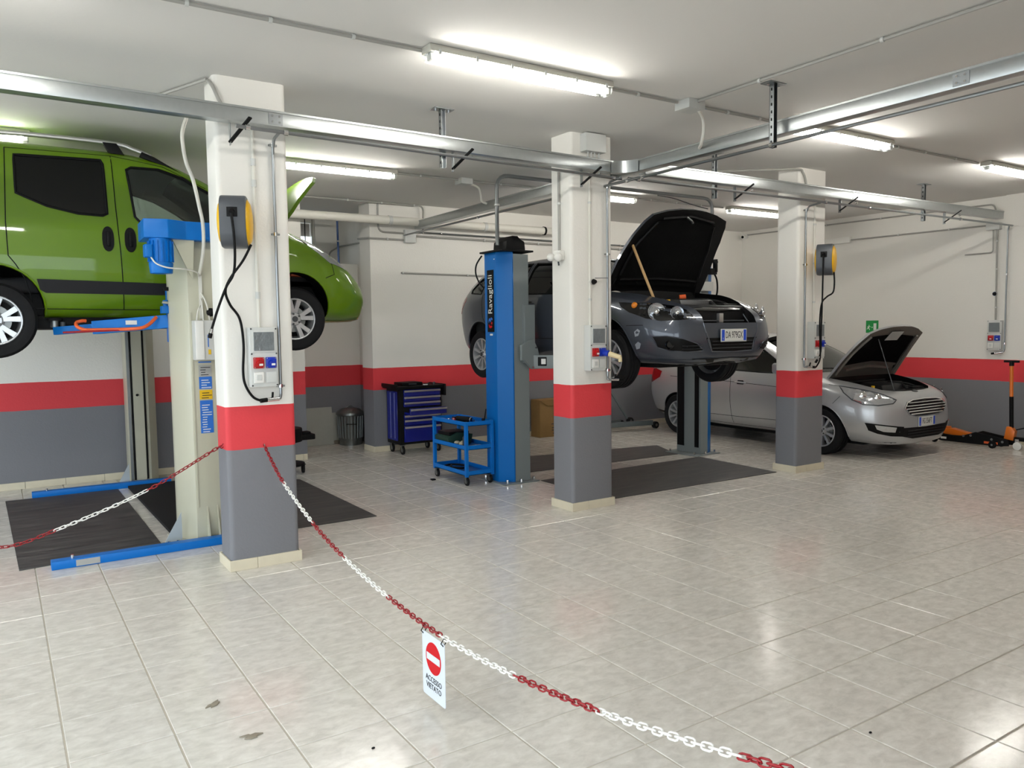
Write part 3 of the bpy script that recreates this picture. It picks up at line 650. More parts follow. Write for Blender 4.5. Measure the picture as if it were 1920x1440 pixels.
# ------------------------------------------------------------------ hose reels
def make_reel():
    t = thing('hose_reel', '', 'hose reel', world=False)                # axis along X, front -Y, centre at origin
    pr = rrect(-.172, .12, -.175, .175, .10, 7)
    MB().prism(pr, 'x', -.085, .085).build('housing', 'reel_grey', t, bevel=.012, sharp=45)
    for s in (-1, 1):
        MB().lathe([(.001, .030), (.08, .028), (.13, .020), (.160, .002), (.163, -.03)], (s * .083, 0, 0), (s, 0, 0), 28).build('side_cover', 'yellow', t, smooth=True, sharp=60)
    MB().box(-.035, .035, -.176, -.10, .02, .085).build('outlet_frame', 'black', t, bevel=.004)
    MB().cyl((0, -.165, .06), (0, -.205, .04), .018, n=12).build('hose_stop', 'black', t, smooth=True)
    MB().box(-.03, .03, .11, .19, -.08, .12).build('wall_mount', 'dark_grey', t, bevel=.004)
    return t
reel = make_reel(); CHILD[reel.name] = list(reel.children)
reel.location = (1.425, 5.645, 2.49); reel.rotation_euler = (0, 0, -.36); reel['label'] = 'black and yellow hose reel on the nearest pillar'; reel['group'] = 'hose reels'
dup(reel, (8.02, 5.64, 2.475), -1.08, 'black and yellow hose reel on the right pillar', 'hose reels')
def hose(lab, pts, r=.009, m='black', end=None, name='air_hose'):
    t = thing(name, lab, 'hose', pts[0])
    MB().tube(spline(pts, 7), r, 8).build('hose', m, t, smooth=True)
    if end:
        a, b = Vector(end[0]), Vector(end[1])
        MB().cyl(a, a.lerp(b, .55), .011, n=10).build('connector', 'chrome', t, smooth=True)
        MB().cyl(a.lerp(b, .5), b, .014, n=10).build('grip', 'black', t, smooth=True)
    return t
hose('black air hose hanging from the nearest reel with a free brass end', [(1.352, 5.455, 2.53), (1.365, 5.46, 2.40), (1.378, 5.50, 2.25), (1.375, 5.55, 2.13), (1.33, 5.58, 2.04), (1.27, 5.58, 1.89), (1.225, 5.57, 1.76)], end=((1.225, 5.57, 1.76), (1.208, 5.565, 1.70)))
hose('black supply hose looping down the nearest pillar to the valve', [(1.51, 5.58, 2.34), (1.46, 5.62, 2.23), (1.385, 5.68, 2.11), (1.355, 5.70, 2.02), (1.40, 5.77, 1.93), (1.465, 5.78, 1.83), (1.485, 5.78, 1.65), (1.475, 5.78, 1.45), (1.49, 5.78, 1.35), (1.54, 5.775, 1.265), (1.60, 5.765, 1.235)])
hose('black air hose hanging from the reel on the right pillar', [(7.84, 5.545, 2.51), (7.845, 5.55, 2.3), (7.87, 5.57, 2.05), (7.88, 5.58, 1.85), (7.885, 5.59, 1.65), (7.90, 5.60, 1.45), (7.90, 5.62, 1.36)], end=((7.90, 5.62, 1.37), (7.86, 5.64, 1.30)))
hose('black supply hose from the right reel down to the tap', [(8.02, 5.53, 2.33), (8.03, 5.53, 2.2), (8.02, 5.54, 2.10), (7.95, 5.57, 2.05), (7.90, 5.60, 1.97), (7.90, 5.62, 1.75), (7.94, 5.64, 1.5), (7.97, 5.66, 1.34), (7.99, 5.72, 1.25), (8.02, 5.765, 1.235)])

# ------------------------------------------------------------------ chains and the sign
def link_mesh():
    pts = []; a, r = .0125, .0098
    for k in range(5): an = -PI / 2 + PI * k / 4; pts.append((a + r * math.cos(an), r * math.sin(an), 0))
    for k in range(5): an = PI / 2 + PI * k / 4; pts.append((-a + r * math.cos(an), r * math.sin(an), 0))
    mb = MB().tube(pts, .0036, 5, closed=True); return mb
def chain(lab, ctrl, cols, pitch=.0335):
    """ctrl: points of the hanging curve; cols: (length, material) bands"""
    p = spline(ctrl, 12); L = [0]
    for a, b in zip(p, p[1:]): L.append(L[-1] + (b - a).length)
    t = thing('barrier_chain', lab, 'chain', p[0]); ORG[t.name] = Vector((0, 0, 0))
    protos = {}; k = 0; s = pitch / 2; j = 0; acc = 0; band = 0
    while s < L[-1]:
        while L[j + 1] < s: j += 1
        u = (s - L[j]) / (L[j + 1] - L[j]); q = p[j].lerp(p[j + 1], u); d = (p[j + 1] - p[j]).normalized()
        while band < len(cols) - 1 and s > acc + cols[band][0]: acc += cols[band][0]; band += 1
        m = cols[band][1]
        if m not in protos:
            o = link_mesh().build('link', m, t, smooth=True, sharp=80); protos[m] = o
        else:
            o = protos[m].copy(); COL.objects.link(o); o.parent = t
        up_ = Vector((0, 0, 1)); sd = d.cross(up_).normalized(); tt = sd.cross(d)
        an = PI / 4 + (PI / 2 if k % 2 else 0) + random.uniform(-.35, .35)
        y = sd * math.cos(an) + tt * math.sin(an); z = d.cross(y)
        o.matrix_local = Matrix(((d.x, y.x, z.x, q.x - p[0].x), (d.y, y.y, z.y, q.y - p[0].y), (d.z, y.z, z.z, q.z - p[0].z), (0, 0, 0, 1)))
        s += pitch; k += 1
    return t, p
R_, W_ = 'chain_red', 'chain_white'
ctrl = [(1.61, 5.79, .905), (1.605, 5.374, .715), (1.60, 4.752, .545), (1.60, 4.26, .454), (1.60, 3.668, .392), (1.60, 3.061, .372), (1.60, 2.49, .407), (1.60, 1.942, .480), (1.60, 1.393, .590), (1.60, .9, .72), (1.60, .22, .95)]
def band_lengths(ys):
    p = spline(ctrl, 12); out = []; tot = 0; y0 = 0
    for a, b in zip(p, p[1:]):
        tot += (b - a).length
        if y0 < len(ys) and b.y <= ys[y0]: out.append(tot); y0 += 1
    return out
bl = band_lengths([5.36, 4.78, 4.23, 3.66, 3.075, 2.49, 1.945, 1.385, .8])
cols = []; prev = 0
for k, q in enumerate(bl + [99]): cols.append((q - prev, R_ if k % 2 == 0 else W_)); prev = q
c1, cp = chain('red and white plastic chain from the nearest pillar to the lower right', ctrl, cols)
MB().tube([(1.61, 5.815, .915), (1.61, 5.79, .915), (1.61, 5.782, .90), (1.61, 5.79, .892)], .004, 6).build('hook', 'chrome', None, smooth=True)
hk = bpy.data.objects['hook']; hk.parent = c1; hk.matrix_parent_inverse = Matrix.Translation(-Vector(ctrl[0]))
ctrl2 = [(1.335, 5.92, .90), (1.301, 5.92, .895), (.823, 5.92, .645), (.278, 5.92, .455), (-.043, 5.92, .388), (-.45, 5.92, .50), (-.9, 5.92, .70), (-1.26, 5.92, .90)]
chain('red and white plastic chain from the nearest pillar to the left edge', ctrl2, [(.60, R_), (.60, W_), (.55, R_), (.5, W_), (9, R_)])
t = thing('no_entry_sign', 'small white no-entry sign reading ACCESSO VIETATO hung on the chain', 'sign', (1.60, 3.12, .05))
Y0, Y1, Z0, Z1 = 3.004, 3.222, .052, .350
sx = 1.592
MB().prism([(a, b) for a, b in rrect(Y0, Y1, Z0, Z1, .012, 4)], 'x', sx - .001, sx + .001).build('board', 'sign_white', t)
FS = FACE_MX((sx - .0016, (Y0 + Y1) / 2, 0))
disc = MB(); n = 40; vs = [FS @ Vector((.074 * math.cos(2 * PI * k / n), .245 + .074 * math.sin(2 * PI * k / n), 0)) for k in range(n)]
disc.add(vs + [v + V(.001, 0, 0) for v in vs], [tuple(range(n)), tuple(range(2 * n - 1, n - 1, -1))] + [(k, n + k, n + (k + 1) % n, (k + 1) % n) for k in range(n)]).build('red_disc', 'sign_red', t)
MB().box(sx - .0030, sx - .0018, (Y0 + Y1) / 2 - .063, (Y0 + Y1) / 2 + .063, .229, .261).build('white_bar', 'sign_white', t)
tx = text_mesh('ACCESSO', .036, FS @ Matrix.Translation((0, .141, .0004)), sx=1.0); text_mesh('VIETATO', .036, FS @ Matrix.Translation((0, .106, .0004)), mb=tx, sx=1.0); tx.build('lettering', 'ink', t)
for y in (Y0 + .012, Y1 - .012): MB().tube([(sx, y, .335), (sx - .012, y, .350), (sx + .004, y, .372), (sx + .014, y, .352), (sx, y, .335)], .0025, 6).build('tie', 'black', t, smooth=True)

# ------------------------------------------------------------------ floor mats and scraps
def mat_obj(lab, pts, h=.006, m='mat_black', z=0.0005, name='rubber_mat', group='black rubber floor mats'):
    o = MB().prism(pts, 'z', z, z + h).build(name, m, None, bevel=.001, seg=1); return tag(o, lab, 'mat', group)
mat_obj('large black rubber mat at left in front of the beige lift column', [(.06, 6.76), (1.06, 6.90), (1.06, 9.68), (.0, 9.69)])
mat_obj('black rubber mat right of the nearest pillar under the green car', [(1.95, 6.76), (2.90, 6.77), (2.90, 9.0), (1.95, 9.6)])
mat_obj('front black rubber mat under the dark grey car', [(5.10, 6.03), (7.64, 5.99), (7.74, 7.31), (5.12, 7.25)])
mat_obj('rear black rubber mat under the dark grey car', [(5.30, 7.75), (7.68, 7.64), (7.69, 7.92), (7.80, 7.93), (8.02, 8.40), (5.95, 8.72), (5.35, 8.7)])
tag(MB().prism([(1.18, 7.23), (1.90, 7.23), (1.90, 9.68), (1.16, 9.68)], 'z', .0005, .03).build('cover_ramp', 'rubber', None, bevel=.006), 'dark ribbed cover plate between the two beige lift columns', 'cover')
for lab, x, y, sc, rz in (('beige scrap of dried mortar on the floor, the farther of two', .77, 3.76, 1.0, .6), ('beige scrap of dried mortar on the floor, the nearer of two', .84, 3.36, 1.1, -.3)):
    random.seed(int(x * 1000)); n = 11
    pts = [((.045 * (1 if k % 2 else .55) + random.uniform(-.008, .012)) * sc * math.cos(2 * PI * k / n), (.018 * (1 if k % 3 else .5) + random.uniform(-.004, .006)) * sc * math.sin(2 * PI * k / n)) for k in range(n)]
    o = MB().prism(pts, 'z', 0, .006).build('mortar_scrap', 'debris', None, bevel=.002); o.location = (x, y, .0005); o.rotation_euler = (0, 0, rz); tag(o, lab, 'debris', 'scraps on the floor')
for lab, x, y in (('black grit crumb on the floor below the sign', 1.23, 2.97), ('black grit crumb on the floor at lower right', 3.03, 1.88)):
    o = MB().ball((0, 0, .004), .007, 8, .6).build('grit_crumb', 'black', None, smooth=True); o.location = (x, y, 0.0005); o.scale = (1.2, .8, 1); tag(o, lab, 'debris')

# ------------------------------------------------------------------ beige two-post lift under the green car
L1 = thing('two_post_lift', 'beige and blue two-post car lift carrying the green car', 'car lift', (1.42, 8.2, 0))
def plan(pts, z0, z1): return MB().prism(pts, 'z', z0, z1)
plan([(1.215, 7.12), (1.215, 7.02), (1.315, 6.78), (1.60, 6.78), (1.68, 7.0), (1.68, 7.12)], .012, 2.62).build('column', 'lift_beige', L1, bevel=.01)
MB().box(1.325, 1.335, 6.772, 6.785, .3, 1.9).build('cable_duct', 'lift_beige', L1)
plan([(1.225, 9.90), (1.445, 9.90), (1.535, 10.0), (1.535, 10.2), (1.225, 10.2)], .012, 2.62).build('column', 'lift_beige', L1, bevel=.006)
for x in (1.262, 1.395): MB().box(x, x + .02, 9.893, 9.91, .05, 2.55).build('slot', 'black', L1)
MB().box(1.228, 1.256, 9.888, 9.90, .03, 2.6).build('guide_strip', 'steel_dull', L1)
MB().box(1.285, 1.392, 9.886, 9.90, .03, 2.6).build('guide_strip', 'lift_beige', L1)
MB().cyl((1.325, 9.888, 1.03), (1.325, 9.875, 1.03), .014, n=12).build('bolt', 'black', L1, smooth=True)
for nm, bx in (('base_plate', (1.15, 1.75, 6.74, 7.2, .0, .016)), ('base_plate', (1.1, 1.65, 9.84, 10.25, .0, .016))): MB().box(*bx).build(nm, 'lift_beige', L1, bevel=.003, seg=1)
MB().box(.26, 1.75, 6.62, 6.72, .0, .062).build('base_rail', 'lift_blue', L1, bevel=.006)
MB().box(.42, .58, 6.616, 6.62, .008, .054).build('label_plate', 'sticker_grey', L1)
MB().cyl((.40, 6.66, .062), (.40, 6.66, .09), .012, n=8).build('rail_bolt', 'chrome', L1, smooth=True)
MB().box(.24, 1.62, 9.70, 9.79, .0, .062).build('base_rail', 'lift_blue', L1, bevel=.006)
MB().cyl((.38, 9.74, .062), (.38, 9.74, .085), .01, n=8).build('rail_bolt', 'chrome', L1, smooth=True)
for y, x, w_ in ((6.86, 1.21, .02), (9.82, 1.2, .02)):
    MB().prism([(x, .016), (x - .13 if y > 9 else x - .14, .016), (x, .26)], 'y', y - .006, y + .006).build('gusset', 'zinc', L1)
    MB().box(x - .15, x, y - .03, y + .03, .012, .022).build('gusset_foot', 'galv', L1)
    for k in (-.11, -.04): MB().cyl((x + k, y - .05, .016), (x + k, y - .05, .045), .014, n=6).build('anchor_bolt', 'chrome', L1, smooth=True)
for x in (1.40, 1.48, 1.56): MB().prism([(6.78, .016), (6.70, .016), (6.78, .30)], 'x', x - .006, x + .006).build('rib', 'lift_beige', L1)
# drive head
MB().prism([(.985, 6.62), (1.155, 6.58), (1.30, 6.66), (1.72, 6.66), (1.72, 7.0), (1.0, 7.0)], 'z', 2.47, 2.615).build('head_cover', 'lift_blue', L1, bevel=.008)
MB().prism([(1.20, 2.47), (1.36, 2.47), (1.34, 2.16)], 'y', 6.68, 6.70).build('motor_bracket', 'lift_beige', L1)
mo = MB().cyl((1.11, 6.68, 2.47), (1.11, 6.68, 2.28), .082, n=24).cyl((1.11, 6.68, 2.285), (1.11, 6.68, 2.20), .09, .082, n=24).build('motor', 'lift_blue', L1, smooth=True, bevel=.006)
for k in range(16):
    a = 2 * PI * k / 16; MB().obox((1.11 + .088 * math.cos(a), 6.68 + .088 * math.sin(a), 2.37), (.016, .004, .16), Matrix.Rotation(a, 3, 'Z')).build('cooling_fin', 'lift_blue', mo)
MB().box(.985, 1.04, 6.60, 6.70, 2.32, 2.42).build('terminal_box', 'lift_blue', mo, bevel=.012)
pipe('motor_cable', spline([(1.03, 6.62, 2.32), (1.06, 6.58, 2.27), (1.14, 6.57, 2.24), (1.26, 6.60, 2.235), (1.36, 6.66, 2.22), (1.395, 6.72, 2.20), (1.40, 6.765, 2.2)]), .006, 'pvc_white', 'thin white cable curving from the blue lift motor', 'cable', bend=0)
pipe('supply_hose', spline([(1.33, 6.55, 3.43), (1.285, 6.55, 3.30), (1.28, 6.55, 3.2), (1.30, 6.55, 3.05), (1.345, 6.55, 2.92), (1.39, 6.58, 2.72), (1.415, 6.60, 2.59), (1.42, 6.64, 2.40), (1.405, 6.75, 2.2)]), .014, 'pvc_white', 'pale flexible hose hanging from the trunking to the beige lift', 'hose', bend=0)
MB().box(1.40, 1.425, 6.762, 6.785, 1.85, 2.2).build('trunking', 'pvc_white', L1)
cb = MB().box(1.335, 1.56, 6.66, 6.78, 1.515, 1.835).build('control_box', 'plastic_lt', L1, bevel=.006)
MB().box(1.337, 1.40, 6.645, 6.662, 1.52, 1.83).build('box_flange', 'plastic_wh', cb, bevel=.004)
MB().box(1.50, 1.55, 6.656, 6.661, 1.78, 1.80).build('label_strip', 'sticker_blue', cb)
MB().box(1.432, 1.452, 6.656, 6.661, 1.56, 1.60).build('warning_label', 'sticker_yellow', cb)
MB().box(1.43, 1.437, 6.656, 6.661, 1.62, 1.72).build('label_strip', 'sticker_blue', cb)
for k in range(3): MB().tube(arc((1.36 + k * .05, 6.70, 1.835), (1.36 + k * .04, 6.66, 1.93 + k * .03), (1.41, 6.76, 1.96 + k * .05), 8), .006, 8).build('cable', 'pvc_white', cb, smooth=True)
MB().ball((1.47, 6.70, 1.90), .035).build('cable_gland', 'black', cb, smooth=True)
for m_, z0, z1, lab in (('sticker_blue', 1.49, 1.50, None), ('sticker_grey', 1.38, 1.47, 'grey printed notice'), ('sticker_blue', 1.275, 1.375, 'blue instruction sticker'), ('sticker_yellow', 1.19, 1.265, 'yellow warning sticker'), ('sticker_blue', .91, 1.18, 'tall blue instruction sticker')):
    s = MB().box(1.375, 1.475, 6.7765, 6.7795, z0, z1).build('sticker', m_, L1)
    if lab:
        s['label'] = lab; random.seed(int(z0 * 1000))
        ms = []
        for k in range(max(2, int((z1 - z0) / .022))):
            a = 1.385 + random.random() * .01; mk = MB().box(a, a + .03 + random.random() * .05, 6.7755, 6.777, z0 + .008 + k * .02, z0 + .014 + k * .02); mk.build('print_line', 'plastic_wh' if m_ == 'sticker_blue' else 'ink', s)
# carriage and arms
MB().box(1.22, 1.66, 7.10, 7.22, 1.66, 2.10).build('carriage', 'lift_blue', L1, bevel=.006)
MB().box(1.26, 1.52, 9.70, 9.90, 1.84, 2.2).build('carriage', 'lift_blue', L1, bevel=.006)
def arm(p0, p1, w_=.10, h_=.10):
    p0, p1 = Vector(p0), Vector(p1); d = (p1 - p0).normalized(); mid = p0.lerp(p1, .66)
    a = MB().bar(p0, mid, w_, h_).build('arm', 'lift_blue', L1, bevel=.006)
    MB().bar(p0.lerp(p1, .5), p1, w_ * .72, h_ * .6).build('arm_extension', 'lift_blue2', a, bevel=.004)
    MB().cyl(p1 + V(0, 0, .03), p1 + V(0, 0, .085), .035, n=16).build('pad_post', 'steel_dull', a, smooth=True)
    MB().cyl(p1 + V(0, 0, .085), p1 + V(0, 0, .105), .06, n=20).build('rubber_pad', 'rubber', a, smooth=True)
    MB().cyl(p0.lerp(p1, .93) + V(0, 0, .02), p0.lerp(p1, .93) + V(0, 0, .07), .02, n=12).build('stop_pin', 'dark_grey', a, smooth=True)
    return a
a = arm((1.24, 7.16, 1.835), (.42, 7.62, 1.765), h_=.11)
MB().box(.96, 1.06, 7.10, 7.108, 1.81, 1.845).xf(Matrix.Translation((-.05, .14, .0)) ).build('label_plate', 'plastic_wh', a)
gp = [(1.13, 7.13, 1.87), (1.05, 7.09, 1.80), (.95, 7.09, 1.775), (.66, 7.27, 1.77), (.60, 7.30, 1.775), (.56, 7.33, 1.80), (.56, 7.36, 1.83), (.60, 7.37, 1.845), (.63, 7.38, 1.845)]
MB().tube(spline(gp, 5), .014, 10).build('foot_guard', 'orange', a, smooth=True)
MB().tube([(.85, 7.14, 1.765), (.46, 7.34, 1.752)], .008, 8).build('guard_tip', 'chain_red', a, smooth=True)
lk = MB().box(1.16, 1.25, 7.05, 7.13, 1.90, 1.96).cyl((1.20, 7.09, 1.95), (1.20, 7.09, 2.01), .022, n=12).build('arm_lock', 'lift_blue2', L1, bevel=.004)
MB().cyl((1.22, 7.06, 1.985), (1.16, 7.04, 1.99), .012, n=10).build('lock_bolt', 'chrome', lk, smooth=True)
MB().box(1.17, 1.25, 7.02, 7.06, 2.085, 2.115).build('limit_switch', 'black', L1, bevel=.004)
arm((1.66, 7.16, 1.835), (2.25, 7.62, 1.765), h_=.11)
arm((1.30, 9.72, 1.90), (.55, 9.05, 1.79), h_=.09); arm((1.52, 9.72, 1.90), (2.2, 9.05, 1.79), h_=.09)

# ------------------------------------------------------------------ blue and grey two-post lift under the dark grey car
L2 = thing('two_post_lift', 'blue and grey two-post car lift carrying the dark grey car', 'car lift', (6.2, 7.5, 0))
plan([(4.66, 7.66), (4.66, 7.42), (4.80, 7.305), (4.815, 7.305), (4.815, 7.66)], .015, 2.58).build('column_cover', 'lift_blue2', L2, bevel=.004)
plan([(4.815, 7.31), (5.02, 7.31), (5.02, 7.36), (4.97, 7.36), (4.97, 7.60), (5.02, 7.60), (5.02, 7.66), (4.815, 7.66)], .015, 2.56).build('column', 'lift_grey', L2, bevel=.003, seg=1)
MB().box(4.62, 5.10, 7.24, 7.74, 0, .015).build('base_plate', 'lift_grey', L2, bevel=.003, seg=1)
for x, y in ((4.70, 7.30), (4.86, 7.26), (5.06, 7.30), (5.06, 7.44), (4.66, 7.70)): MB().cyl((x, y, .015), (x, y, .05), .014, n=6).build('anchor_bolt', 'chrome', L2, smooth=True)
MB().box(4.62, 5.06, 7.26, 7.70, 2.58, 2.60).build('top_plate', 'black', L2, bevel=.003, seg=1)
MB().prism([(4.74, 2.60), (5.0, 2.60), (4.99, 2.70), (4.93, 2.73), (4.90, 2.76), (4.83, 2.76), (4.80, 2.73), (4.75, 2.70)], 'y', 7.33, 7.6).build('top_cover', 'black', L2, bevel=.012)
lb = MB().prism([(7.465, 1.70), (7.60, 1.70), (7.60, 2.39), (7.465, 2.39)], 'x', 4.654, 4.6605).build('name_plate', 'black', L2)
FB = frame((4.6528, 7.533, 2.12), (0, 0, 1), (0, 1, 0))
text_mesh('Ravaglioli', .118, FB, sx=1.0).build('lettering', 'plastic_wh', lb)
mb = MB()
def lg(pts, mi): mb.add([(4.6525, 7.533 + a, 1.795 + b) for a, b in pts], [tuple(range(len(pts)))], mi)
lg([(.035, .0), (.045, .03), (.03, .06), (.0, .055), (-.01, .03), (.0, .01), (.015, .03), (.025, .035)], 0)
lg([(-.03, .035), (-.045, .05), (-.02, .07), (.0, .06), (-.01, .045)], 0)
lg([(.04, -.01), (.03, -.045), (.0, -.055), (-.035, -.04), (-.02, -.02), (.01, -.03), (.02, -.012)], 1)
lg([(-.005, -.005), (-.03, -.012), (-.04, .01), (-.02, .02)], 1)
mb.build('logo', ['sticker_blue', 'sign_red'], lb)
MB().box(4.654, 4.6605, 7.50, 7.55, 1.66, 1.68).build('small_label', 'plastic_wh', L2)
MB().box(4.655, 4.662, 7.44, 7.46, 2.50, 2.51).build('small_label', 'plastic_wh', L2)
pipe('lift_hose', spline([(4.64, 7.68, 2.56), (4.58, 7.70, 2.46), (4.57, 7.70, 2.36), (4.60, 7.68, 2.26), (4.65, 7.66, 2.2)]), .009, 'black', 'black hose loop behind the blue lift column top', 'hose', bend=0)
ca = MB().box(4.93, 5.07, 7.26, 7.315, 1.35, 2.0).build('carriage', 'lift_grey', L2, bevel=.003, seg=1)
MB().prism([(4.86, 1.55), (5.02, 1.62), (5.08, 1.5), (5.10, 1.42), (5.10, 1.28), (5.0, 1.28), (4.90, 1.38), (4.86, 1.38)], 'y', 7.22, 7.26).build('side_plate', 'lift_grey', ca, bevel=.003, seg=1)
MB().cyl((5.045, 7.215, 1.52), (5.045, 7.205, 1.52), .01, n=8).cyl((5.0, 7.215, 1.30), (5.0, 7.205, 1.30), .012, n=8).build('bolt', 'chrome', ca, smooth=True)
a = MB().bar((5.05, 7.28, 1.36), (5.45, 6.9, 1.36), .13, .15).build('arm', 'lift_grey', L2, bevel=.004)
MB().bar((5.3, 7.05, 1.36), (5.62, 6.75, 1.36), .10, .10).build('arm_extension', 'lift_grey', a, bevel=.004)
MB().cyl((5.62, 6.75, 1.40), (5.62, 6.75, 1.45), .05, n=16).build('rubber_pad', 'rubber', a, smooth=True)
MB().obox((5.09, 7.155, 1.365), (.10, .012, .10), Matrix.Rotation(-.76, 3, 'Z')).build('window_frame', 'black', a, bevel=.004)
MB().obox((5.10, 7.145, 1.365), (.05, .012, .06), Matrix.Rotation(-.76, 3, 'Z')).build('lock_plate', 'plastic_wh', a)
a = MB().bar((5.05, 7.6, 1.36), (5.45, 8.1, 1.36), .13, .15).build('arm', 'lift_grey', L2, bevel=.004)
MB().cyl((5.5, 8.15, 1.36), (5.5, 8.15, 1.45), .05, n=16).build('rubber_pad', 'rubber', a, smooth=True)
# far column
plan([(7.86, 7.40), (8.0, 7.40), (8.0, 7.84), (7.86, 7.84)], .015, 2.58).build('column', 'lift_grey', L2, bevel=.003, seg=1)
plan([(8.005, 7.41), (8.12, 7.46), (8.12, 7.78), (8.005, 7.84)], .015, 2.58).build('column_cover', 'lift_blue2', L2, bevel=.003, seg=1)
MB().box(7.850, 7.862, 7.43, 7.50, .1, 2.5).build('slot', 'black', L2)
MB().box(7.850, 7.862, 7.70, 7.82, .1, 2.5).build('slot', 'black', L2)
MB().box(7.70, 8.18, 7.34, 7.90, 0, .015).build('base_plate', 'lift_grey', L2, bevel=.003, seg=1)
for x, y in ((7.75, 7.40), (7.92, 7.37), (8.14, 7.40), (7.74, 7.84)): MB().cyl((x, y, .015), (x, y, .05), .014, n=6).build('anchor_bolt', 'chrome', L2, smooth=True)
MB().box(7.82, 8.15, 7.37, 7.87, 2.58, 2.60).build('top_plate', 'black', L2)
MB().box(7.98, 8.10, 7.34, 7.40, 2.42, 2.50).box(8.06, 8.09, 7.32, 7.38, 2.45, 2.62).build('hose_hook', 'black', L2, bevel=.004)
MB().box(7.84, 8.01, 7.32, 7.405, 2.20, 2.32).build('hook_box', 'plastic_lt', L2, bevel=.006)
MB().box(7.76, 7.855, 7.48, 7.78, 1.42, 1.95).build('carriage', 'lift_grey', L2, bevel=.004)
a = MB().bar((7.82, 7.54, 1.42), (6.75, 6.95, 1.38), .12, .10).build('arm', 'lift_grey', L2, bevel=.004)
MB().cyl((6.72, 6.93, 1.36), (6.72, 6.93, 1.45), .05, n=16).build('rubber_pad', 'rubber', a, smooth=True)
a = MB().bar((7.82, 7.72, 1.42), (6.75, 8.15, 1.38), .12, .10).build('arm', 'lift_grey', L2, bevel=.004)
MB().cyl((6.72, 8.18, 1.36), (6.72, 8.18, 1.45), .05, n=16).build('rubber_pad', 'rubber', a, smooth=True)
pipe('lift_hose', spline([(8.10, 7.40, 2.45), (8.16, 7.40, 2.35), (8.17, 7.40, 2.2), (8.12, 7.40, 2.08), (8.06, 7.42, 2.02)]), .012, 'black', 'black hose coil hanging on the far blue lift column', 'hose', bend=0)

# ------------------------------------------------------------------ cars
def pchip(xs, ys):
    n = len(xs); h = [xs[i + 1] - xs[i] for i in range(n - 1)]; dl = [(ys[i + 1] - ys[i]) / h[i] for i in range(n - 1)]
    m = [0] * n; m[0], m[-1] = dl[0], dl[-1]
    for i in range(1, n - 1):
        if dl[i - 1] * dl[i] <= 0: m[i] = 0
        else:
            w1, w2 = 2 * h[i] + h[i - 1], h[i] + 2 * h[i - 1]; m[i] = (w1 + w2) / (w1 / dl[i - 1] + w2 / dl[i])
    def f(x):
        x = max(xs[0], min(xs[-1], x)); i = 0
        while i < n - 2 and x > xs[i + 1]: i += 1
        t = (x - xs[i]) / h[i]
        return (ys[i] * (1 + 2 * t) * (1 - t) ** 2 + h[i] * m[i] * t * (1 - t) ** 2 + ys[i + 1] * t * t * (3 - 2 * t) + h[i] * m[i + 1] * t * t * (t - 1))
    return f
SEG = (2, 2, 5, 6, 8, 4, 5)
def half_ring(v):
    zb, wb, zm, wm, zs, ws, zc_, wc, zt = v
    P = [(0, zb), (wb - .07, zb), (wb, zb + .05), (wm, zm), (ws, zs), (wc, zc_), (wc * .55, zt - (zt - zc_) * .18), (0, zt)]
    P = [Vector((a, b, 0)) for a, b in P]; n = len(P); out = []
    ch = [max(1e-5, (P[i + 1] - P[i]).length) for i in range(n - 1)]
    tg = []
    for i in range(n):
        if i == 0: tg.append((P[1] - P[0]) / ch[0])
        elif i == n - 1: tg.append(Vector((-1, 0, 0)))
        else:
            a, b = (P[i] - P[i - 1]) / ch[i - 1], (P[i + 1] - P[i]) / ch[i]; tg.append((a * ch[i] + b * ch[i - 1]) / (ch[i] + ch[i - 1]))
    for i in range(n - 1):
        k = SEG[i]; L = ch[i] * .8
        for j in range(k):
            t = j / k; h0, h1, h2, h3 = 2 * t ** 3 - 3 * t * t + 1, t ** 3 - 2 * t * t + t, -2 * t ** 3 + 3 * t * t, t ** 3 - t * t
            q = P[i] * h0 + tg[i] * (L * h1) + P[i + 1] * h2 + tg[i + 1] * (L * h3); out.append((max(0, q.x), q.y))
    return out + [(0, P[-1].y)]
def loft(rows, mod=None, x0=None, x1=None, step=.06):
    xs = [r[0] for r in rows]; fs = [pchip(xs, [r[k] for r in rows]) for k in range(1, 10)]
    x0 = xs[0] if x0 is None else x0; x1 = xs[-1] if x1 is None else x1
    st = sorted(set([x for x in xs if x0 <= x <= x1] + [x0, x1])); S_ = []
    for a, b in zip(st, st[1:]):
        k = max(1, math.ceil((b - a) / step)); S_ += [a + (b - a) * i / k for i in range(k)]
    S_.append(st[-1]); mb = MB(); N = None
    for x in S_:
        v = [f(x) for f in fs]
        if mod: v = mod(x, v)
        h = half_ring(v); ring = [(x, y, z) for y, z in h] + [(x, -y, z) for y, z in h[-2:0:-1]]
        N = len(ring); mb.v += [Vector(p) for p in ring]
    for i in range(len(S_) - 1):
        a, b = i * N, (i + 1) * N
        for k in range(N): mb.f.append([a + k, a + (k + 1) % N, b + (k + 1) % N, b + k]); mb.mi.append(0)
    e = (len(S_) - 1) * N
    mb.f += [list(range(N)), list(range(e + N - 1, e - 1, -1))]; mb.mi += [0, 0]
    return mb
def raw_obj(mb, mats):
    me = bpy.data.meshes.new('tmp'); me.from_pydata([tuple(p) for p in mb.v], [], mb.f)
    for m in mats: me.materials.append(M[m])
    bm = bmesh.new(); bm.from_mesh(me); bmesh.ops.recalc_face_normals(bm, faces=bm.faces); bm.to_mesh(me); bm.free()
    return link('tmp', me)
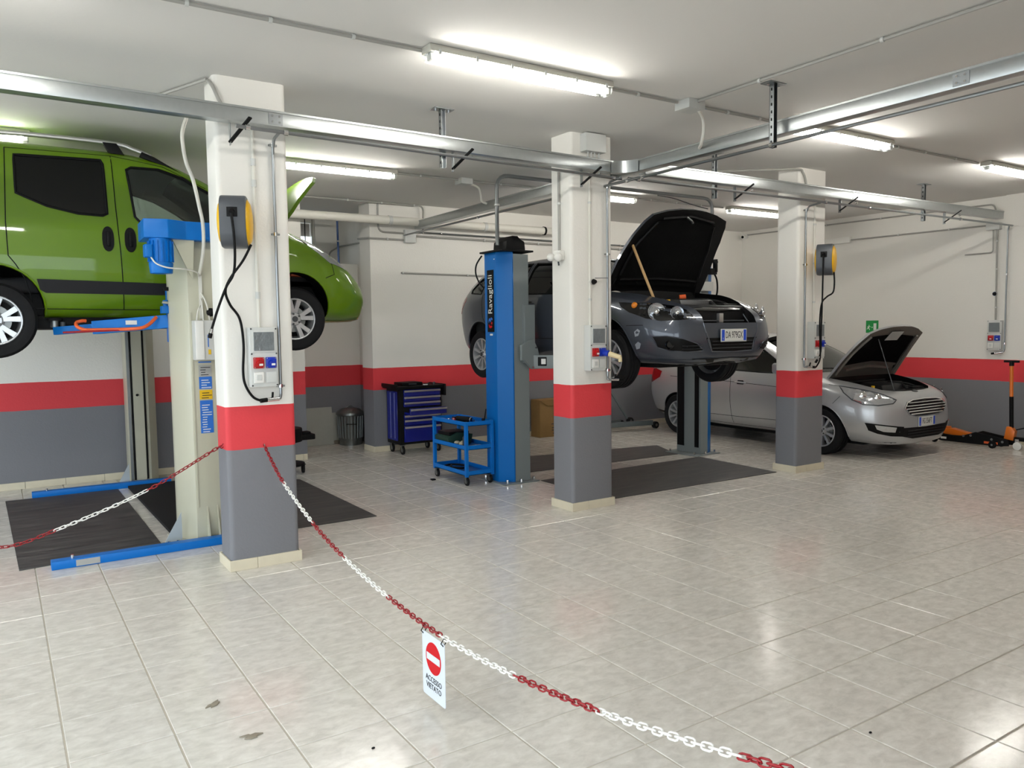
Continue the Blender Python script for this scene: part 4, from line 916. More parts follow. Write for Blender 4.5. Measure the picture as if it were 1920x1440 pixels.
def cut(obj, cutters):
    tmp = []
    for mb, m in cutters:
        c = raw_obj(mb, [m]); tmp.append(c); md = obj.modifiers.new('b', 'BOOLEAN'); md.operation = 'DIFFERENCE'; md.solver = 'EXACT'; md.object = c; md.material_mode = 'TRANSFER'
    dg = bpy.context.evaluated_depsgraph_get(); dg.update(); me = bpy.data.meshes.new_from_object(obj.evaluated_get(dg)); obj.modifiers.clear(); obj.data = me
    for c in tmp: bpy.data.objects.remove(c)
class Body:
    def __init__(self, rows):
        self.mb = loft(rows); v = [tuple(p) for p in self.mb.v]; self.bvh = BVHTree.FromPolygons(v, self.mb.f)
    def hit(self, p, d):
        d = Vector(d).normalized(); h = self.bvh.ray_cast(Vector(p) + d * 4, -d)
        if h[0] is None:
            h = self.bvh.find_nearest(Vector(p))
        return h[0]
    def decal(self, pts, d, off=.003, th=.008, res=.06, mb=None, mi=0, mib=None):
        d = Vector(d).normalized(); a = Vector((0, 0, 1)) if abs(d.z) < .95 else Vector((1, 0, 0))
        u = a.cross(d).normalized(); v = d.cross(u)
        P = [Vector(p) for p in pts]; bm = bmesh.new(); vs = [bm.verts.new((p.dot(u), p.dot(v), 0)) for p in P]; bm.faces.new(vs)
        for ax in (0, 1):
            lo, hi = min(x.co[ax] for x in vs), max(x.co[ax] for x in vs); n = math.ceil((hi - lo) / res)
            no = Vector((1, 0, 0)) if ax == 0 else Vector((0, 1, 0))
            for i in range(1, n):
                bmesh.ops.bisect_plane(bm, geom=bm.verts[:] + bm.edges[:] + bm.faces[:], plane_co=no * (lo + (hi - lo) * i / n), plane_no=no)
        bm.verts.index_update(); bm.verts.ensure_lookup_table(); top = []; w0 = sum((p.dot(d) for p in P)) / len(P)
        for x in bm.verts:
            p = u * x.co[0] + v * x.co[1] + d * w0; top.append(self.hit(p, d) + d * off)
        n = len(top); mb = mb or MB(); faces = [[x.index for x in f.verts] for f in bm.faces]
        bd = [e for e in bm.edges if len(e.link_faces) == 1]
        o = len(mb.v)
        mb.add(top + [q - d * th for q in top], [], mi)
        for f in faces:
            mb.f.append([o + i for i in f]); mb.mi.append(mi); mb.f.append([o + n + i for i in reversed(f)]); mb.mi.append(mi if mib is None else mib)
        for e in bd:
            i, j = e.verts[0].index, e.verts[1].index; mb.f.append([o + i, o + j, o + n + j, o + n + i]); mb.mi.append(mi)
        bm.free(); return mb
    def line(self, pts, d, r=.003, off=0.0, closed=False, mb=None, n=5, step=.05):
        P = [Vector(p) for p in pts]
        if closed: P.append(P[0])
        q = []
        for a, b in zip(P, P[1:]):
            k = max(1, math.ceil((b - a).length / step)); q += [a.lerp(b, i / k) for i in range(k)]
        if not closed: q.append(P[-1])
        dd = Vector(d).normalized(); q = [self.hit(p, dd) + dd * off for p in q]
        return (mb or MB()).tube(q, r, n, closed=closed)
def sm(pts, n=3):
    """closed smooth outline through 3D points (rounded corners)"""
    P = [Vector(p) for p in pts]; out = []; N = len(P)
    for i in range(N):
        a, b, c = P[i - 1], P[i], P[(i + 1) % N]; out += arc(b.lerp(a, .16), b, b.lerp(c, .16), n)
    return out
def wheel(parent, c, s, R, rim, wd, style, alloy='alloy', nspoke=5):
    """s: +1 left, -1 right; wheel outer face towards s*y"""
    c = Vector(c); ax = (0, s, 0); o = wd / 2
    prof = [(rim * .97, -o * .7), (rim, -o * .95), (rim, o * .95), (rim * .975, o), (rim * .93, o * .98), (rim * .90, o * .75), (rim * .86, o * .2), (rim * .82, -o * .5)]
    mb = MB().lathe(prof, c, ax, 40); hub = c + V(0, s * o * .62, 0)
    mb.lathe([(.001, .03), (.055, .028), (.075, .0), (.075, -.05)], hub, ax, 20)
    def spoke(a, w0, w1, lean=0.0):
        rd = V(math.cos(a), 0, math.sin(a)); td = V(-math.sin(a), 0, math.cos(a)); yy = V(0, s, 0)
        r0_, r1_ = .04, rim * .93; vs = []
        for rr, ww, hh, ln in ((r0_, w0, .02, 0), ((r0_ + r1_) / 2, (w0 + w1) / 2, .028, lean * .4), (r1_, w1, .022 + o * .18, lean)):
            q = hub + rd * rr + td * ln
            vs += [q - td * ww + yy * hh * .6, q + td * ww + yy * hh * .6, q + td * ww * 1.1 - yy * .03, q - td * ww * 1.1 - yy * .03]
        fs = []
        for k in (0, 4): fs += [(k + i, k + (i + 1) % 4, k + 4 + (i + 1) % 4, k + 4 + i) for i in range(4)]
        mb.add(vs, fs + [(3, 2, 1, 0), (8, 9, 10, 11)])
    for k in range(nspoke):
        a = 2 * PI * k / nspoke + .3
        if style == 'double':
            spoke(a - .13, .016, .022, -.022); spoke(a + .13, .016, .022, .022)
        else: spoke(a, .012, .019)
    w_ = mb.build('wheel', alloy, parent, smooth=True, sharp=35)
    k = R - rim; tp = [(rim, -o * .9), (rim + k * .35, -o * 1.12), (rim + k * .8, -o * 1.08), (R - .012, -o * .95), (R, -o * .80)]
    for g in (-.45, 0, .45): tp += [(R, (g - .09) * o), (R - .008, (g - .07) * o), (R - .008, (g + .07) * o), (R, (g + .09) * o)]
    tp += [(R, o * .80), (R - .012, o * .95), (rim + k * .8, o * 1.08), (rim + k * .35, o * 1.12), (rim, o * .9)]
    MB().lathe(tp, c, ax, 48).build('tyre', 'tyre', w_, smooth=True, sharp=40)
    MB().cyl(c + V(0, s * .0, 0), c + V(0, s * .02, 0), rim * .62, n=28).build('brake_disc', 'steel_dull', w_, smooth=True)
    MB().cyl(c - V(0, s * o * .5, 0), c - V(0, s * o * .4, 0), rim * .84, n=28).build('back_plate', 'black', w_, smooth=True)
    MB().cyl(hub + V(0, s * .02, 0), hub + V(0, s * .034, 0), .028, n=16).build('centre_cap', 'dark_grey', w_, smooth=True)
    for k in range(5):
        a = 2 * PI * k / 5 + .6; q = hub + V(.05 * math.cos(a), s * .022, .05 * math.sin(a)); MB().cyl(q, q + V(0, s * .012, 0), .010, n=8).build('wheel_bolt', 'dark_grey', w_, smooth=True)
    return w_
def plate(parent, c, text, w_=.36, h_=.11):
    """front number plate at c looking along +x of the car"""
    c = Vector(c); FP = frame(c + V(.006, 0, 0), (0, 1, 0), (0, 0, 1))
    p = MB().box(c.x - .004, c.x + .005, c.y - w_ / 2 - .01, c.y + w_ / 2 + .01, c.z - h_ / 2 - .012, c.z + h_ / 2 + .008).build('number_plate', 'plastic_lt', parent, bevel=.004)
    MB().box(c.x + .004, c.x + .0065, c.y - w_ / 2 + .04, c.y + w_ / 2 - .04, c.z - h_ / 2, c.z + h_ / 2).build('plate_face', 'plate_white', p)
    for s in (-1, 1): MB().box(c.x + .004, c.x + .0065, c.y + s * (w_ / 2 - .02) - .02, c.y + s * (w_ / 2 - .02) + .02, c.z - h_ / 2, c.z + h_ / 2).build('plate_band', 'plate_blue', p)
    text_mesh('I', .03, frame(c + V(.0072, -w_ / 2 + .02, -.035), (0, 1, 0), (0, 0, 1))).build('band_letter', 'plastic_wh', p)
    text_mesh(text, .098, frame(c + V(.0072, 0, 0), (0, 1, 0), (0, 0, 1)), sx=.56).build('plate_lettering', 'ink', p)
def seats(parent, xs, zf, dy=.36):
    for x in xs:
        for s in (-1, 1):
            q = MB().prism([(x + .28, zf + .10), (x + .26, zf + .26), (x - .20, zf + .22), (x - .36, zf + .78), (x - .48, zf + .76), (x - .34, zf + .10)], 'y', s * dy - .24, s * dy + .24).build('seat', 'interior', parent, bevel=.04, seg=3)
            MB().box(x - .52, x - .42, s * dy - .13, s * dy + .13, zf + .80, zf + 1.0).build('headrest', 'interior', q, bevel=.03, seg=3)
def mir(pts): return [(x, -y, z) for x, y, z in pts]
def side_poly(pts, y): return [(x, y, z) for x, z in pts]
def prism_y(pts, y0, y1): return MB().prism(pts, 'y', y0, y1)
def hood_part(root, body, outline, paint_m, under_m, hinge, ang, inset=None):
    """bonnet cut from the body surface and swung up about its rear edge"""
    mb = body.decal([(x, y, 1) for x, y in outline], (0, 0, 1), .004, .035, .08, None, 0, 1)
    Rm = Matrix.Translation(hinge) @ Matrix.Rotation(-ang, 4, 'Y') @ Matrix.Translation(-Vector(hinge))
    h = mb.xf(Rm).build('bonnet', [paint_m, under_m], root, smooth=True, sharp=40)
    if inset:
        for pts, m, nm in inset:
            body.decal([(x, y, 1) for x, y in pts], (0, 0, 1), -.032, .014, .08).xf(Rm).build(nm, m, h, smooth=True, sharp=40)
    return h, Rm
def sym(half): return half + [(x, -y) for x, y in reversed(half) if abs(y) > 1e-6]
def engine(root, x0, x1, w_, z, spec):
    e = MB().box(x0, x1, -w_ * .75, w_ * .75, z - .25, z - .12).build('engine_block', 'engine', root, bevel=.02)
    MB().prism([(x0 + .12, z - .13), (x1 - .22, z - .15), (x1 - .26, z - .05), (x0 + .2, z - .02)], 'y', -w_ * .42, w_ * .40).build('engine_cover', 'engine', e, bevel=.02)
    MB().box(x0 + .1, x0 + .30, w_ * .5, w_ * .85, z - .2, z - .04).build('battery', 'black', e, bevel=.01)
    MB().box(x1 - .45, x1 - .15, w_ * .48, w_ * .88, z - .24, z - .09).build('air_filter_box', 'black', e, bevel=.02)
    MB().box(x0 + .12, x0 + .3, -w_ * .9, -w_ * .6, z - .2, z - .05).build('coolant_tank', spec, e, bevel=.02)
    MB().cyl((x1 - .3, -w_ * .62, z - .16), (x1 - .3, -w_ * .62, z - .05), .022, n=14).build('filler_cap', 'sticker_yellow', e, smooth=True)
    for k in range(4):
        random.seed(k + 11); a = (x0 + .2 + .2 * random.random(), (random.random() - .5) * w_, z - .06); b = (x1 - .15, (random.random() - .5) * 1.5 * w_, z - .12)
        MB().tube(arc(a, ((a[0] + b[0]) / 2, (a[1] + b[1]) / 2 + .15, z + .0), b, 8), .016, 8).build('hose', 'rubber', e, smooth=True)
    MB().box(x1 - .10, x1 - .05, -w_ * .8, w_ * .8, z - .19, z - .11).build('radiator_support', 'black', e, bevel=.01)
    MB().cyl((x0 + .05, -w_ * .8, z - .03), (x0 + .05, w_ * .8, z - .03), .02, n=8).build('wiper_cowl', 'black', e, smooth=True)
    return e

# ---- green van, nose towards +X, raised
def build_green():
    r = thing('car', 'green high-roofed van with dark rear windows raised on the beige lift', 'car', (1.20, 8.28, 1.63), world=False)
    rows = [(-1.86, .40, .5, .7, .70, 1.10, .70, 1.50, .55, 1.56), (-1.82, .33, .65, .7, .80, 1.10, .79, 1.60, .62, 1.66), (-1.70, .28, .74, .65, .84, 1.08, .825, 1.630, .68, 1.70), (-1.2, .26, .77, .62, .855, 1.07, .835, 1.640, .70, 1.72),
            (-.30, .26, .77, .60, .858, 1.06, .838, 1.635, .70, 1.72), (.06, .26, .77, .60, .858, 1.055, .838, 1.590, .71, 1.69), (.44, .26, .77, .60, .858, 1.05, .835, 1.425, .73, 1.57), (.75, .26, .77, .58, .858, 1.035, .83, 1.24, .765, 1.40), (1.05, .25, .77, .55, .855, 1.00, .825, 1.085, .79, 1.19),
            (1.2, .25, .76, .52, .85, .975, .82, 1.04, .74, 1.10), (1.4, .24, .75, .48, .835, .93, .79, .985, .66, 1.03), (1.6, .23, .72, .46, .80, .84, .745, .885, .58, .93), (1.8, .22, .64, .45, .725, .72, .655, .76, .5, .79), (1.93, .22, .56, .44, .65, .62, .57, .65, .44, .68), (2.01, .22, .48, .42, .57, .54, .50, .56, .38, .58), (2.05, .24, .40, .40, .48, .48, .42, .50, .3, .515), (2.06, .28, .33, .40, .40, .44, .35, .455, .25, .465)]
    B = Body(rows); xf_, xr, zw = 1.206, -1.206, .224
    side_win = [(-1.01, 1.545), (-.39, 1.565), (-.375, 1.53), (-.365, 1.11), (-.40, 1.092), (-.58, 1.098), (-.80, 1.145), (-1.01, 1.235)]
    front_win = [(-.20, 1.50), (-.16, 1.525), (.06, 1.53), (.25, 1.475), (.46, 1.365), (.66, 1.235), (.80, 1.13), (.83, 1.085), (.70, 1.07), (-.06, 1.045), (-.12, 1.06), (-.155, 1.10)]
    rear_q = [(-1.72, 1.54), (-1.14, 1.545), (-1.13, 1.24), (-1.72, 1.25)]
    ws = [(.30, .52), (.52, .60), (.95, .67), (1.08, .66)]; ws = ws + [(x, -y) for x, y in reversed(ws)]
    bay = sym([(1.22, .66), (1.45, .62), (1.62, .54), (1.78, .40), (1.84, .2), (1.86, 0)])
    cav = loft(rows, lambda x, v: [v[0] + .22, v[1] - .07, v[2], v[3] - .07, v[4], v[5] - .06, v[6] - .045, v[7] - .05, v[8] - .05], -1.7, .98, .12)
    cuts = [(cav, 'interior_lt')]
    for xx in (xf_, xr):
        for s in (-1, 1): cuts.append((MB().cyl((xx, s * .50, zw + .085), (xx, s * 1.1, zw + .085), .358, n=48), 'black'))
    for w_ in (side_win, front_win, rear_q):
        for s in (-1, 1): cuts.append((prism_y(w_, s * .45, s * 1.2), 'black'))
    cuts.append((MB().prism(ws, 'z', 1.02, 2.2), 'black')); cuts.append((MB().prism(bay, 'z', .55, 2.2), 'black'))
    ob = raw_obj(B.mb, ['car_green']); cut(ob, cuts); ob.name = 'body_shell'; ob.data.name = 'body_shell'; ob.parent = r; shade(ob.data, 32)
    for s in (-1, 1):
        q = lambda pts: [(x, s * .9, z) for x, z in pts]
        d = (0, s, 0)
        for w_, m_ in ((side_win, 'glass_dark'), (rear_q, 'glass_dark'), (front_win, 'glass')):
            g = B.decal(q(w_), d, -.004, .005, .12).build('side_window', m_, r, smooth=True, sharp=60)
            B.line(q(w_), d, .011, .0, True).build('seal', 'black', g, smooth=True)
        B.decal(q([(-.90, .555), (.15, .535), (.95, .525), (.95, .43), (.15, .435), (-.84, .445), (-.88, .47)]), d, .010, .02, .1).build('rub_strip', 'dark_trim', r, smooth=True, sharp=40)
        for x in (-.37, -.20):
            hp = [(x + .045 * math.cos(a), .90 + .105 * (abs(math.sin(a)) ** .7) * (1 if math.sin(a) > 0 else -1)) for a in [2 * PI * k / 20 for k in range(20)]]
            h = B.decal(q(hp), d, .006, .012, .1).build('door_handle', 'black', r, smooth=True, sharp=50)
            p = B.hit((x, s * .9, .9), d); MB().box(x - .012, x + .012, min(p.y, p.y + s * .03), max(p.y, p.y + s * .03), .84, .96).build('grip', 'black', h, bevel=.006)
        mb = MB()
        B.line(q([(-.31, 1.61), (-.30, 1.2), (-.28, .8), (-.265, .31)]), d, .004, .0, mb=mb)
        B.line(q([(-1.07, 1.60), (-1.09, 1.0), (-1.085, .735), (-1.04, .67), (-.98, .56), (-.945, .42), (-.935, .34), (-.915, .318), (-.265, .312), (.60, .31)]), d, .004, .0, mb=mb)
        B.line(q([(-1.07, 1.60), (-.31, 1.615), (.1, 1.56), (.45, 1.40)]), d, .003, .0, mb=mb)
        B.line(q([(.86, 1.06), (.84, .8), (.80, .5), (.74, .33)]), d, .004, .0, mb=mb)
        mb.build('door_seam', 'black', r, smooth=True)
        B.line(q([(1.20, 1.03), (1.42, .90), (1.60, .76), (1.62, .66), (1.52, .62)]), d, .004).build('wing_seam', 'black', r, smooth=True)
        B.decal([(x, s * abs(y), z) for x, y, z in [(1.30, .80, 1.0), (1.46, .74, .96), (1.66, .62, .87), (1.80, .50, .77), (1.75, .64, .69), (1.56, .78, .76), (1.42, .82, .88)]], (.55, s * .75, .35), .006, .01, .06).build('headlight', 'lens_chrome', r, smooth=True, sharp=50)
        # arch liner lips and mirrors
        for xx in (xf_, xr):
            lip = [(xx + .365 * math.cos(a), zw + .085 + .365 * math.sin(a)) for a in [PI * k / 20 - .1 for k in range(23)]]
            B.line(q(lip), d, .010, -.002).build('arch_lip', 'car_green', r, smooth=True)
        MB().prism(rrect(.78, .90, 1.10, 1.30, .03, 4), 'y', s * .86, s * 1.02).build('door_mirror', 'car_green', r, bevel=.02, seg=3)
        # roof rail
        rp = spline([(-1.5, s * .66, 1.70), (-1.0, s * .66, 1.735), (-.3, s * .66, 1.735), (-.12, s * .665, 1.70), (.02, s * .67, 1.65)], 6)
        rr = MB().tube(rp, .020, 10).build('roof_rail', 'alu', r, smooth=True)
        MB().prism([(-.36, 1.735), (-.25, 1.735), (-.19, 1.64), (-.31, 1.645)], 'y', s * .66 - .025, s * .66 + .025).build('rail_foot', 'black', rr, bevel=.008)
        MB().prism([(-.06, 1.68), (.04, 1.645), (.38, 1.46), (.42, 1.425), (.12, 1.575), (-.08, 1.635)], 'y', s * .68 - .03, s * .70 + .02).build('rail_tail', 'black', rr, bevel=.008)
        wheel(r, (xf_, s * .74, zw), s, .302, .200, .18, 'double', 'alloy', 5); wheel(r, (xr, s * .74, zw), s, .302, .200, .18, 'double', 'alloy', 5)
    B.decal([(.30, .52, 1.6), (.52, .60, 1.5), (.95, .67, 1.2), (1.08, .66, 1.1), (1.08, -.66, 1.1), (.95, -.67, 1.2), (.52, -.60, 1.5), (.30, -.52, 1.6)], (.35, 0, 1), -.004, .005, .12).build('windscreen', 'glass', r, smooth=True, sharp=60)
    seats(r, (.05, -.95), .35)
    MB().box(.72, 1.0, -.72, .72, .75, 1.02).build('dashboard', 'interior', r, bevel=.03)
    MB().lathe([(.17, -.012), (.185, 0), (.17, .012), (.158, 0)], (.55, .36, 1.0), (-.85, 0, .5), 24, closed=True).build('steering_wheel', 'interior', r, smooth=True)
    MB().box(-1.5, 1.45, -.6, .6, .15, .27).build('underbody', 'black', r, bevel=.03)
    MB().cyl((xf_, -.7, zw), (xf_, .7, zw), .04, n=10).build('axle', 'black', r, smooth=True); MB().cyl((xr, -.7, zw), (xr, .7, zw), .05, n=10).build('axle', 'black', r, smooth=True)
    hl = [(1.09, .72), (1.45, .66), (1.62, .58), (1.70, .46), (1.74, .2), (1.745, 0)]
    hood_part(r, B, sym(hl), 'car_green', 'black', (1.09, 0, 1.15), math.radians(74))
    engine(r, 1.15, 1.85, .6, .85, 'orange')
    return r
mat('dark_trim', '1c1c1f', .6, spec=.25)
def lens_mat():
    m = mat('lens_chrome', 'c9ccd0', .08, .75, coat=1.0)
lens_mat()
build_green()

def front_car(name, label, rows, loc, scale, pm, wins, ws, bay, droop, R, rim, wd, spokes, alloy, hoodpts, hinge, hang, xf_, xr, arch_r, detail, under, inset, hb, roofx):
    r = thing(name, label, 'car', loc, -PI / 2 - .012 * (scale == 1.0), world=False); r.scale = (scale,) * 3
    B = Body(rows); zw = R - droop
    cav = loft(rows, lambda x, v: [v[0] + .2, v[1] - .07, v[2], v[3] - .07, v[4], v[5] - .06, v[6] - .045, v[7] - .05, v[8] - .045], roofx[0], roofx[1], .12)
    cuts = [(cav, 'interior_lt')]
    wfull = max(v[4] for v in rows)
    for xx in (xf_, xr):
        for s in (-1, 1): cuts.append((MB().cyl((xx, s * (wfull - .36), R), (xx, s * 1.2, R), arch_r, n=48), 'black'))
    for w_ in wins:
        for s in (-1, 1): cuts.append((prism_y(w_, s * .42, s * 1.2), 'black'))
    wsp = ws + [(x, -y) for x, y in reversed(ws)]
    cuts.append((MB().prism(wsp, 'z', hb, 2.2), 'black')); cuts.append((MB().prism(sym(bay), 'z', hb - .42, 2.2), 'black'))
    cuts.append((MB().prism([(-.52, 1.14), (.52, 1.14), (.46, rows[4][9] - .1), (-.46, rows[4][9] - .1)], 'x', -2.4, -1.45), 'black'))
    for c in detail.get('cuts', []): cuts.append((c, 'black'))
    ob = raw_obj(B.mb, [pm]); cut(ob, cuts); ob.name = 'body_shell'; ob.data.name = 'body_shell'; ob.parent = r; shade(ob.data, 32)
    for s in (-1, 1):
        q = lambda pts: [(x, s * .9, z) for x, z in pts]
        d = (0, s, 0)
        for w_ in wins:
            g = B.decal(q(w_), d, -.004, .005, .12).build('side_window', 'glass', r, smooth=True, sharp=60)
            B.line(q(w_), d, .010, .0, True).build('seal', 'black', g, smooth=True)
        for xx in (xf_, xr):
            lip = [(xx + (arch_r + .006) * math.cos(a), R + (arch_r + .006) * math.sin(a)) for a in [PI * k / 20 - .12 for k in range(23)]]
            B.line(q(lip), d, .011, -.002).build('arch_lip', pm, r, smooth=True)
            wheel(r, (xx, s * (wfull - .115), zw), s, R, rim, wd, 'single', alloy, spokes)
        for sl in detail['seams']: B.line(q(sl), d, .0035).build('door_seam', 'black', r, smooth=True)
        for (x, z) in detail['handles']:
            p = B.hit((x, s * .9, z), d); hd = MB().tube(arc((x - .10, p.y + s * .0, z + .004), (x, p.y + s * .05, z), (x + .10, p.y, z - .004), 8), .013, 8).build('door_handle', detail['handle_m'], r, smooth=True)
            B.decal(q([(x - .06, z - .03), (x + .06, z - .03), (x + .07, z), (x + .05, z + .03), (x - .05, z + .03), (x - .07, z)]), d, .002, .004, .1).build('handle_recess', 'dark_trim', hd)
        mx, mz = detail['mirror']; p = B.hit((mx, s * .9, mz), d)
        MB().prism(rrect(mx - .06, mx + .09, mz, mz + .15, .04, 4), 'y', s * (abs(p.y) + .02), s * (abs(p.y) + .2)).build('door_mirror', pm, r, bevel=.03, seg=3)
        for fn in detail['side']: fn(B, r, s)
    B.decal([(x, y, 1.2) for x, y in wsp], (.4, 0, 1), -.004, .005, .12).build('windscreen', 'glass', r, smooth=True, sharp=60)
    B.decal([(-2, -.52, 1.14), (-2, .52, 1.14), (-2, .46, rows[4][9] - .1), (-2, -.46, rows[4][9] - .1)], (-1, 0, .3), -.004, .005, .12).build('rear_window', 'glass', r, smooth=True, sharp=60)
    seats(r, (.05, -.85), .30, .36)
    MB().box(.55, .88, -.68, .68, .70, hb - .02).build('dashboard', 'interior', r, bevel=.03)
    MB().lathe([(.17, -.012), (.185, 0), (.17, .012), (.158, 0)], (.42, .36, hb - .02), (-.9, 0, .45), 24, closed=True).build('steering_wheel', 'interior', r, smooth=True)
    MB().box(xr + .1, 1.75, -.55, .55, .14, .26).build('underbody', 'black', r, bevel=.03)
    for xx in (xf_, xr): MB().cyl((xx, -.7, zw), (xx, .7, zw), .035, n=10).build('axle', 'black', r, smooth=True)
    h, Rm = hood_part(r, B, sym(hoodpts), pm, under, hinge, hang, inset)
    for fn in detail['front']: fn(B, r, h, Rm)
    return r, B

# ---- dark grey hatchback, nose towards the camera side, raised
rowsA = [(-2.02, .42, .35, .62, .45, .80, .42, .90, .35, .92), (-1.98, .32, .60, .62, .70, .86, .68, .98, .58, 1.00), (-1.90, .28, .70, .62, .80, .92, .78, 1.08, .62, 1.12), (-1.75, .25, .78, .60, .85, .97, .825, 1.24, .60, 1.30), (-1.55, .24, .80, .58, .865, .985, .845, 1.34, .575, 1.40),
         (-1.2, .22, .80, .58, .875, .98, .85, 1.385, .575, 1.44), (-.4, .20, .79, .58, .877, .965, .852, 1.405, .58, 1.462), (.1, .20, .79, .58, .877, .95, .85, 1.365, .59, 1.43), (.45, .20, .79, .58, .877, .935, .848, 1.22, .645, 1.285), (.75, .20, .79, .56, .877, .92, .845, 1.075, .72, 1.13), (1.0, .20, .79, .54, .876, .905, .838, .965, .765, .995),
         (1.12, .20, .78, .52, .876, .895, .83, .945, .74, .975), (1.5, .20, .77, .48, .872, .85, .81, .91, .67, .935), (1.8, .20, .72, .46, .835, .79, .76, .845, .58, .87), (2.0, .20, .64, .45, .765, .735, .675, .775, .50, .80), (2.12, .21, .58, .44, .70, .69, .62, .72, .46, .74), (2.19, .22, .50, .43, .62, .64, .55, .665, .42, .68), (2.225, .24, .42, .42, .53, .58, .47, .60, .38, .61), (2.24, .27, .34, .42, .44, .52, .39, .535, .31, .545)]
winsA = [[(.52, .965), (.74, 1.0), (.60, 1.10), (.30, 1.275), (.02, 1.345), (-.28, 1.365), (-.28, .985), (.2, .97)], [(-.37, .99), (-.37, 1.365), (-.75, 1.36), (-1.18, 1.325), (-1.25, 1.24), (-1.22, 1.02)], [(-1.32, 1.03), (-1.30, 1.27), (-1.48, 1.24), (-1.62, 1.10), (-1.60, 1.05)]]
seamA = [[(-.325, 1.37), (-.33, .6), (-.33, .24)], [(.80, .95), (.82, .6), (.76, .26)], [(-1.27, 1.02), (-1.22, .72), (-.98, .45), (-.95, .25)], [(-.95, .25), (0, .235), (.76, .25)], [(-.9, .46), (0, .45), (.8, .44)]]
def astra_side(B, r, s):
    S_ = lambda L: [(x, s * abs(y), z) for x, y, z in L]
    hl = S_([(1.46, .84, .83), (1.62, .79, .81), (1.82, .68, .80), (1.98, .55, .775), (2.06, .47, .72), (2.14, .42, .615), (2.04, .58, .60), (1.93, .70, .605), (1.80, .78, .64), (1.62, .84, .715), (1.52, .86, .78)])
    d = (.75, s * .62, .25)
    h = B.decal(hl, d, .003, .012, .05).build('headlight', 'black_gloss', r, smooth=True, sharp=50)
    dv = Vector(d).normalized()
    for (x, y, z), rad in (((1.87, .70, .70), .085), ((2.01, .565, .675), .064)):
        p = B.hit((x, s * y, z), d); nv = Vector((.82, s * .5, .12)).normalized()
        MB().lathe([(.001, -.01), (rad * .55, -.008), (rad * .85, .006), (rad, .022), (rad * 1.06, .012)], p, nv, 24).build('reflector', 'lens_chrome', h, smooth=True)
        MB().ball(p + nv * .012, rad * .38, 12).build('bulb_shield', 'chrome', h, smooth=True)
    p = B.hit((1.66, s * .80, .785), d); MB().ball(p, .034, 12).build('indicator', 'amber', h, smooth=True)
    fg = S_([(1.92, .80, .47), (2.02, .72, .475), (2.12, .60, .45), (2.19, .47, .40), (2.215, .40, .325), (2.15, .55, .315), (2.05, .68, .325), (1.96, .76, .36)])
    f = B.decal(fg, (.85, s * .52, 0), .004, .012, .05).build('fog_lamp_recess', 'black', r, smooth=True, sharp=50)
    B.line(fg, (.85, s * .52, 0), .006, .004, True).build('recess_rim', 'car_grey', f, smooth=True)
    p = B.hit((2.04, s * .69, .39), (.85, s * .52, 0)); nv = Vector((.85, s * .52, 0)).normalized()
    MB().lathe([(.001, .012), (.03, .012), (.042, .022), (.046, .01)], p, nv, 20).build('fog_lamp', 'black_gloss', f, smooth=True)
    for z in (.345, .375): B.line(S_([(2.12, .60, z), (2.18, .50, z), (2.215, .41, z)]), (.85, s * .52, 0), .005, .008).build('slat', 'dark_trim', f, smooth=True)
    B.line(S_([(1.60, .85, .585), (1.80, .80, .585)]), (.5, s * .85, 0), .003).build('bumper_seam', 'black', r, smooth=True)
    B.line(S_([(2.15, .40, .60), (2.20, .385, .52), (2.215, .33, .42), (2.22, .30, .33)]), (1, 0, 0), .008, .0).build('bumper_crease', 'car_grey', r, smooth=True)
    B.decal(S_([(1.70, .83, .52), (1.74, .82, .55), (1.77, .81, .53), (1.75, .82, .48), (1.71, .83, .47)]), (.5, s * .85, 0), .002, .003, .1).build('filler_patch', 'filler_grey', r)
    B.decal(S_([(1.70, .83, .39), (1.74, .82, .42), (1.77, .81, .40), (1.75, .82, .35), (1.71, .83, .34)]), (.5, s * .85, 0), .002, .003, .1).build('filler_patch', 'filler_grey', r)
    B.decal(S_([(-1.72, .8, 1.0), (-1.70, .8, .95), (-1.86, .78, .78), (-1.94, .72, .78), (-1.90, .70, .98)]), (-.5, s * .8, 0), .005, .01, .08).build('tail_lamp', 'tail_red', r, smooth=True, sharp=50)
    B.decal(S_([(1.30, .86, .24), (1.62, .86, .24), (1.95, .68, .235), (2.15, .42, .235), (2.16, .40, .19), (1.9, .62, .18), (1.6, .74, .19), (1.3, .75, .2)]), (.5, s * .8, 0), .006, .02, .08).build('lower_lip', 'black', r, smooth=True, sharp=50)
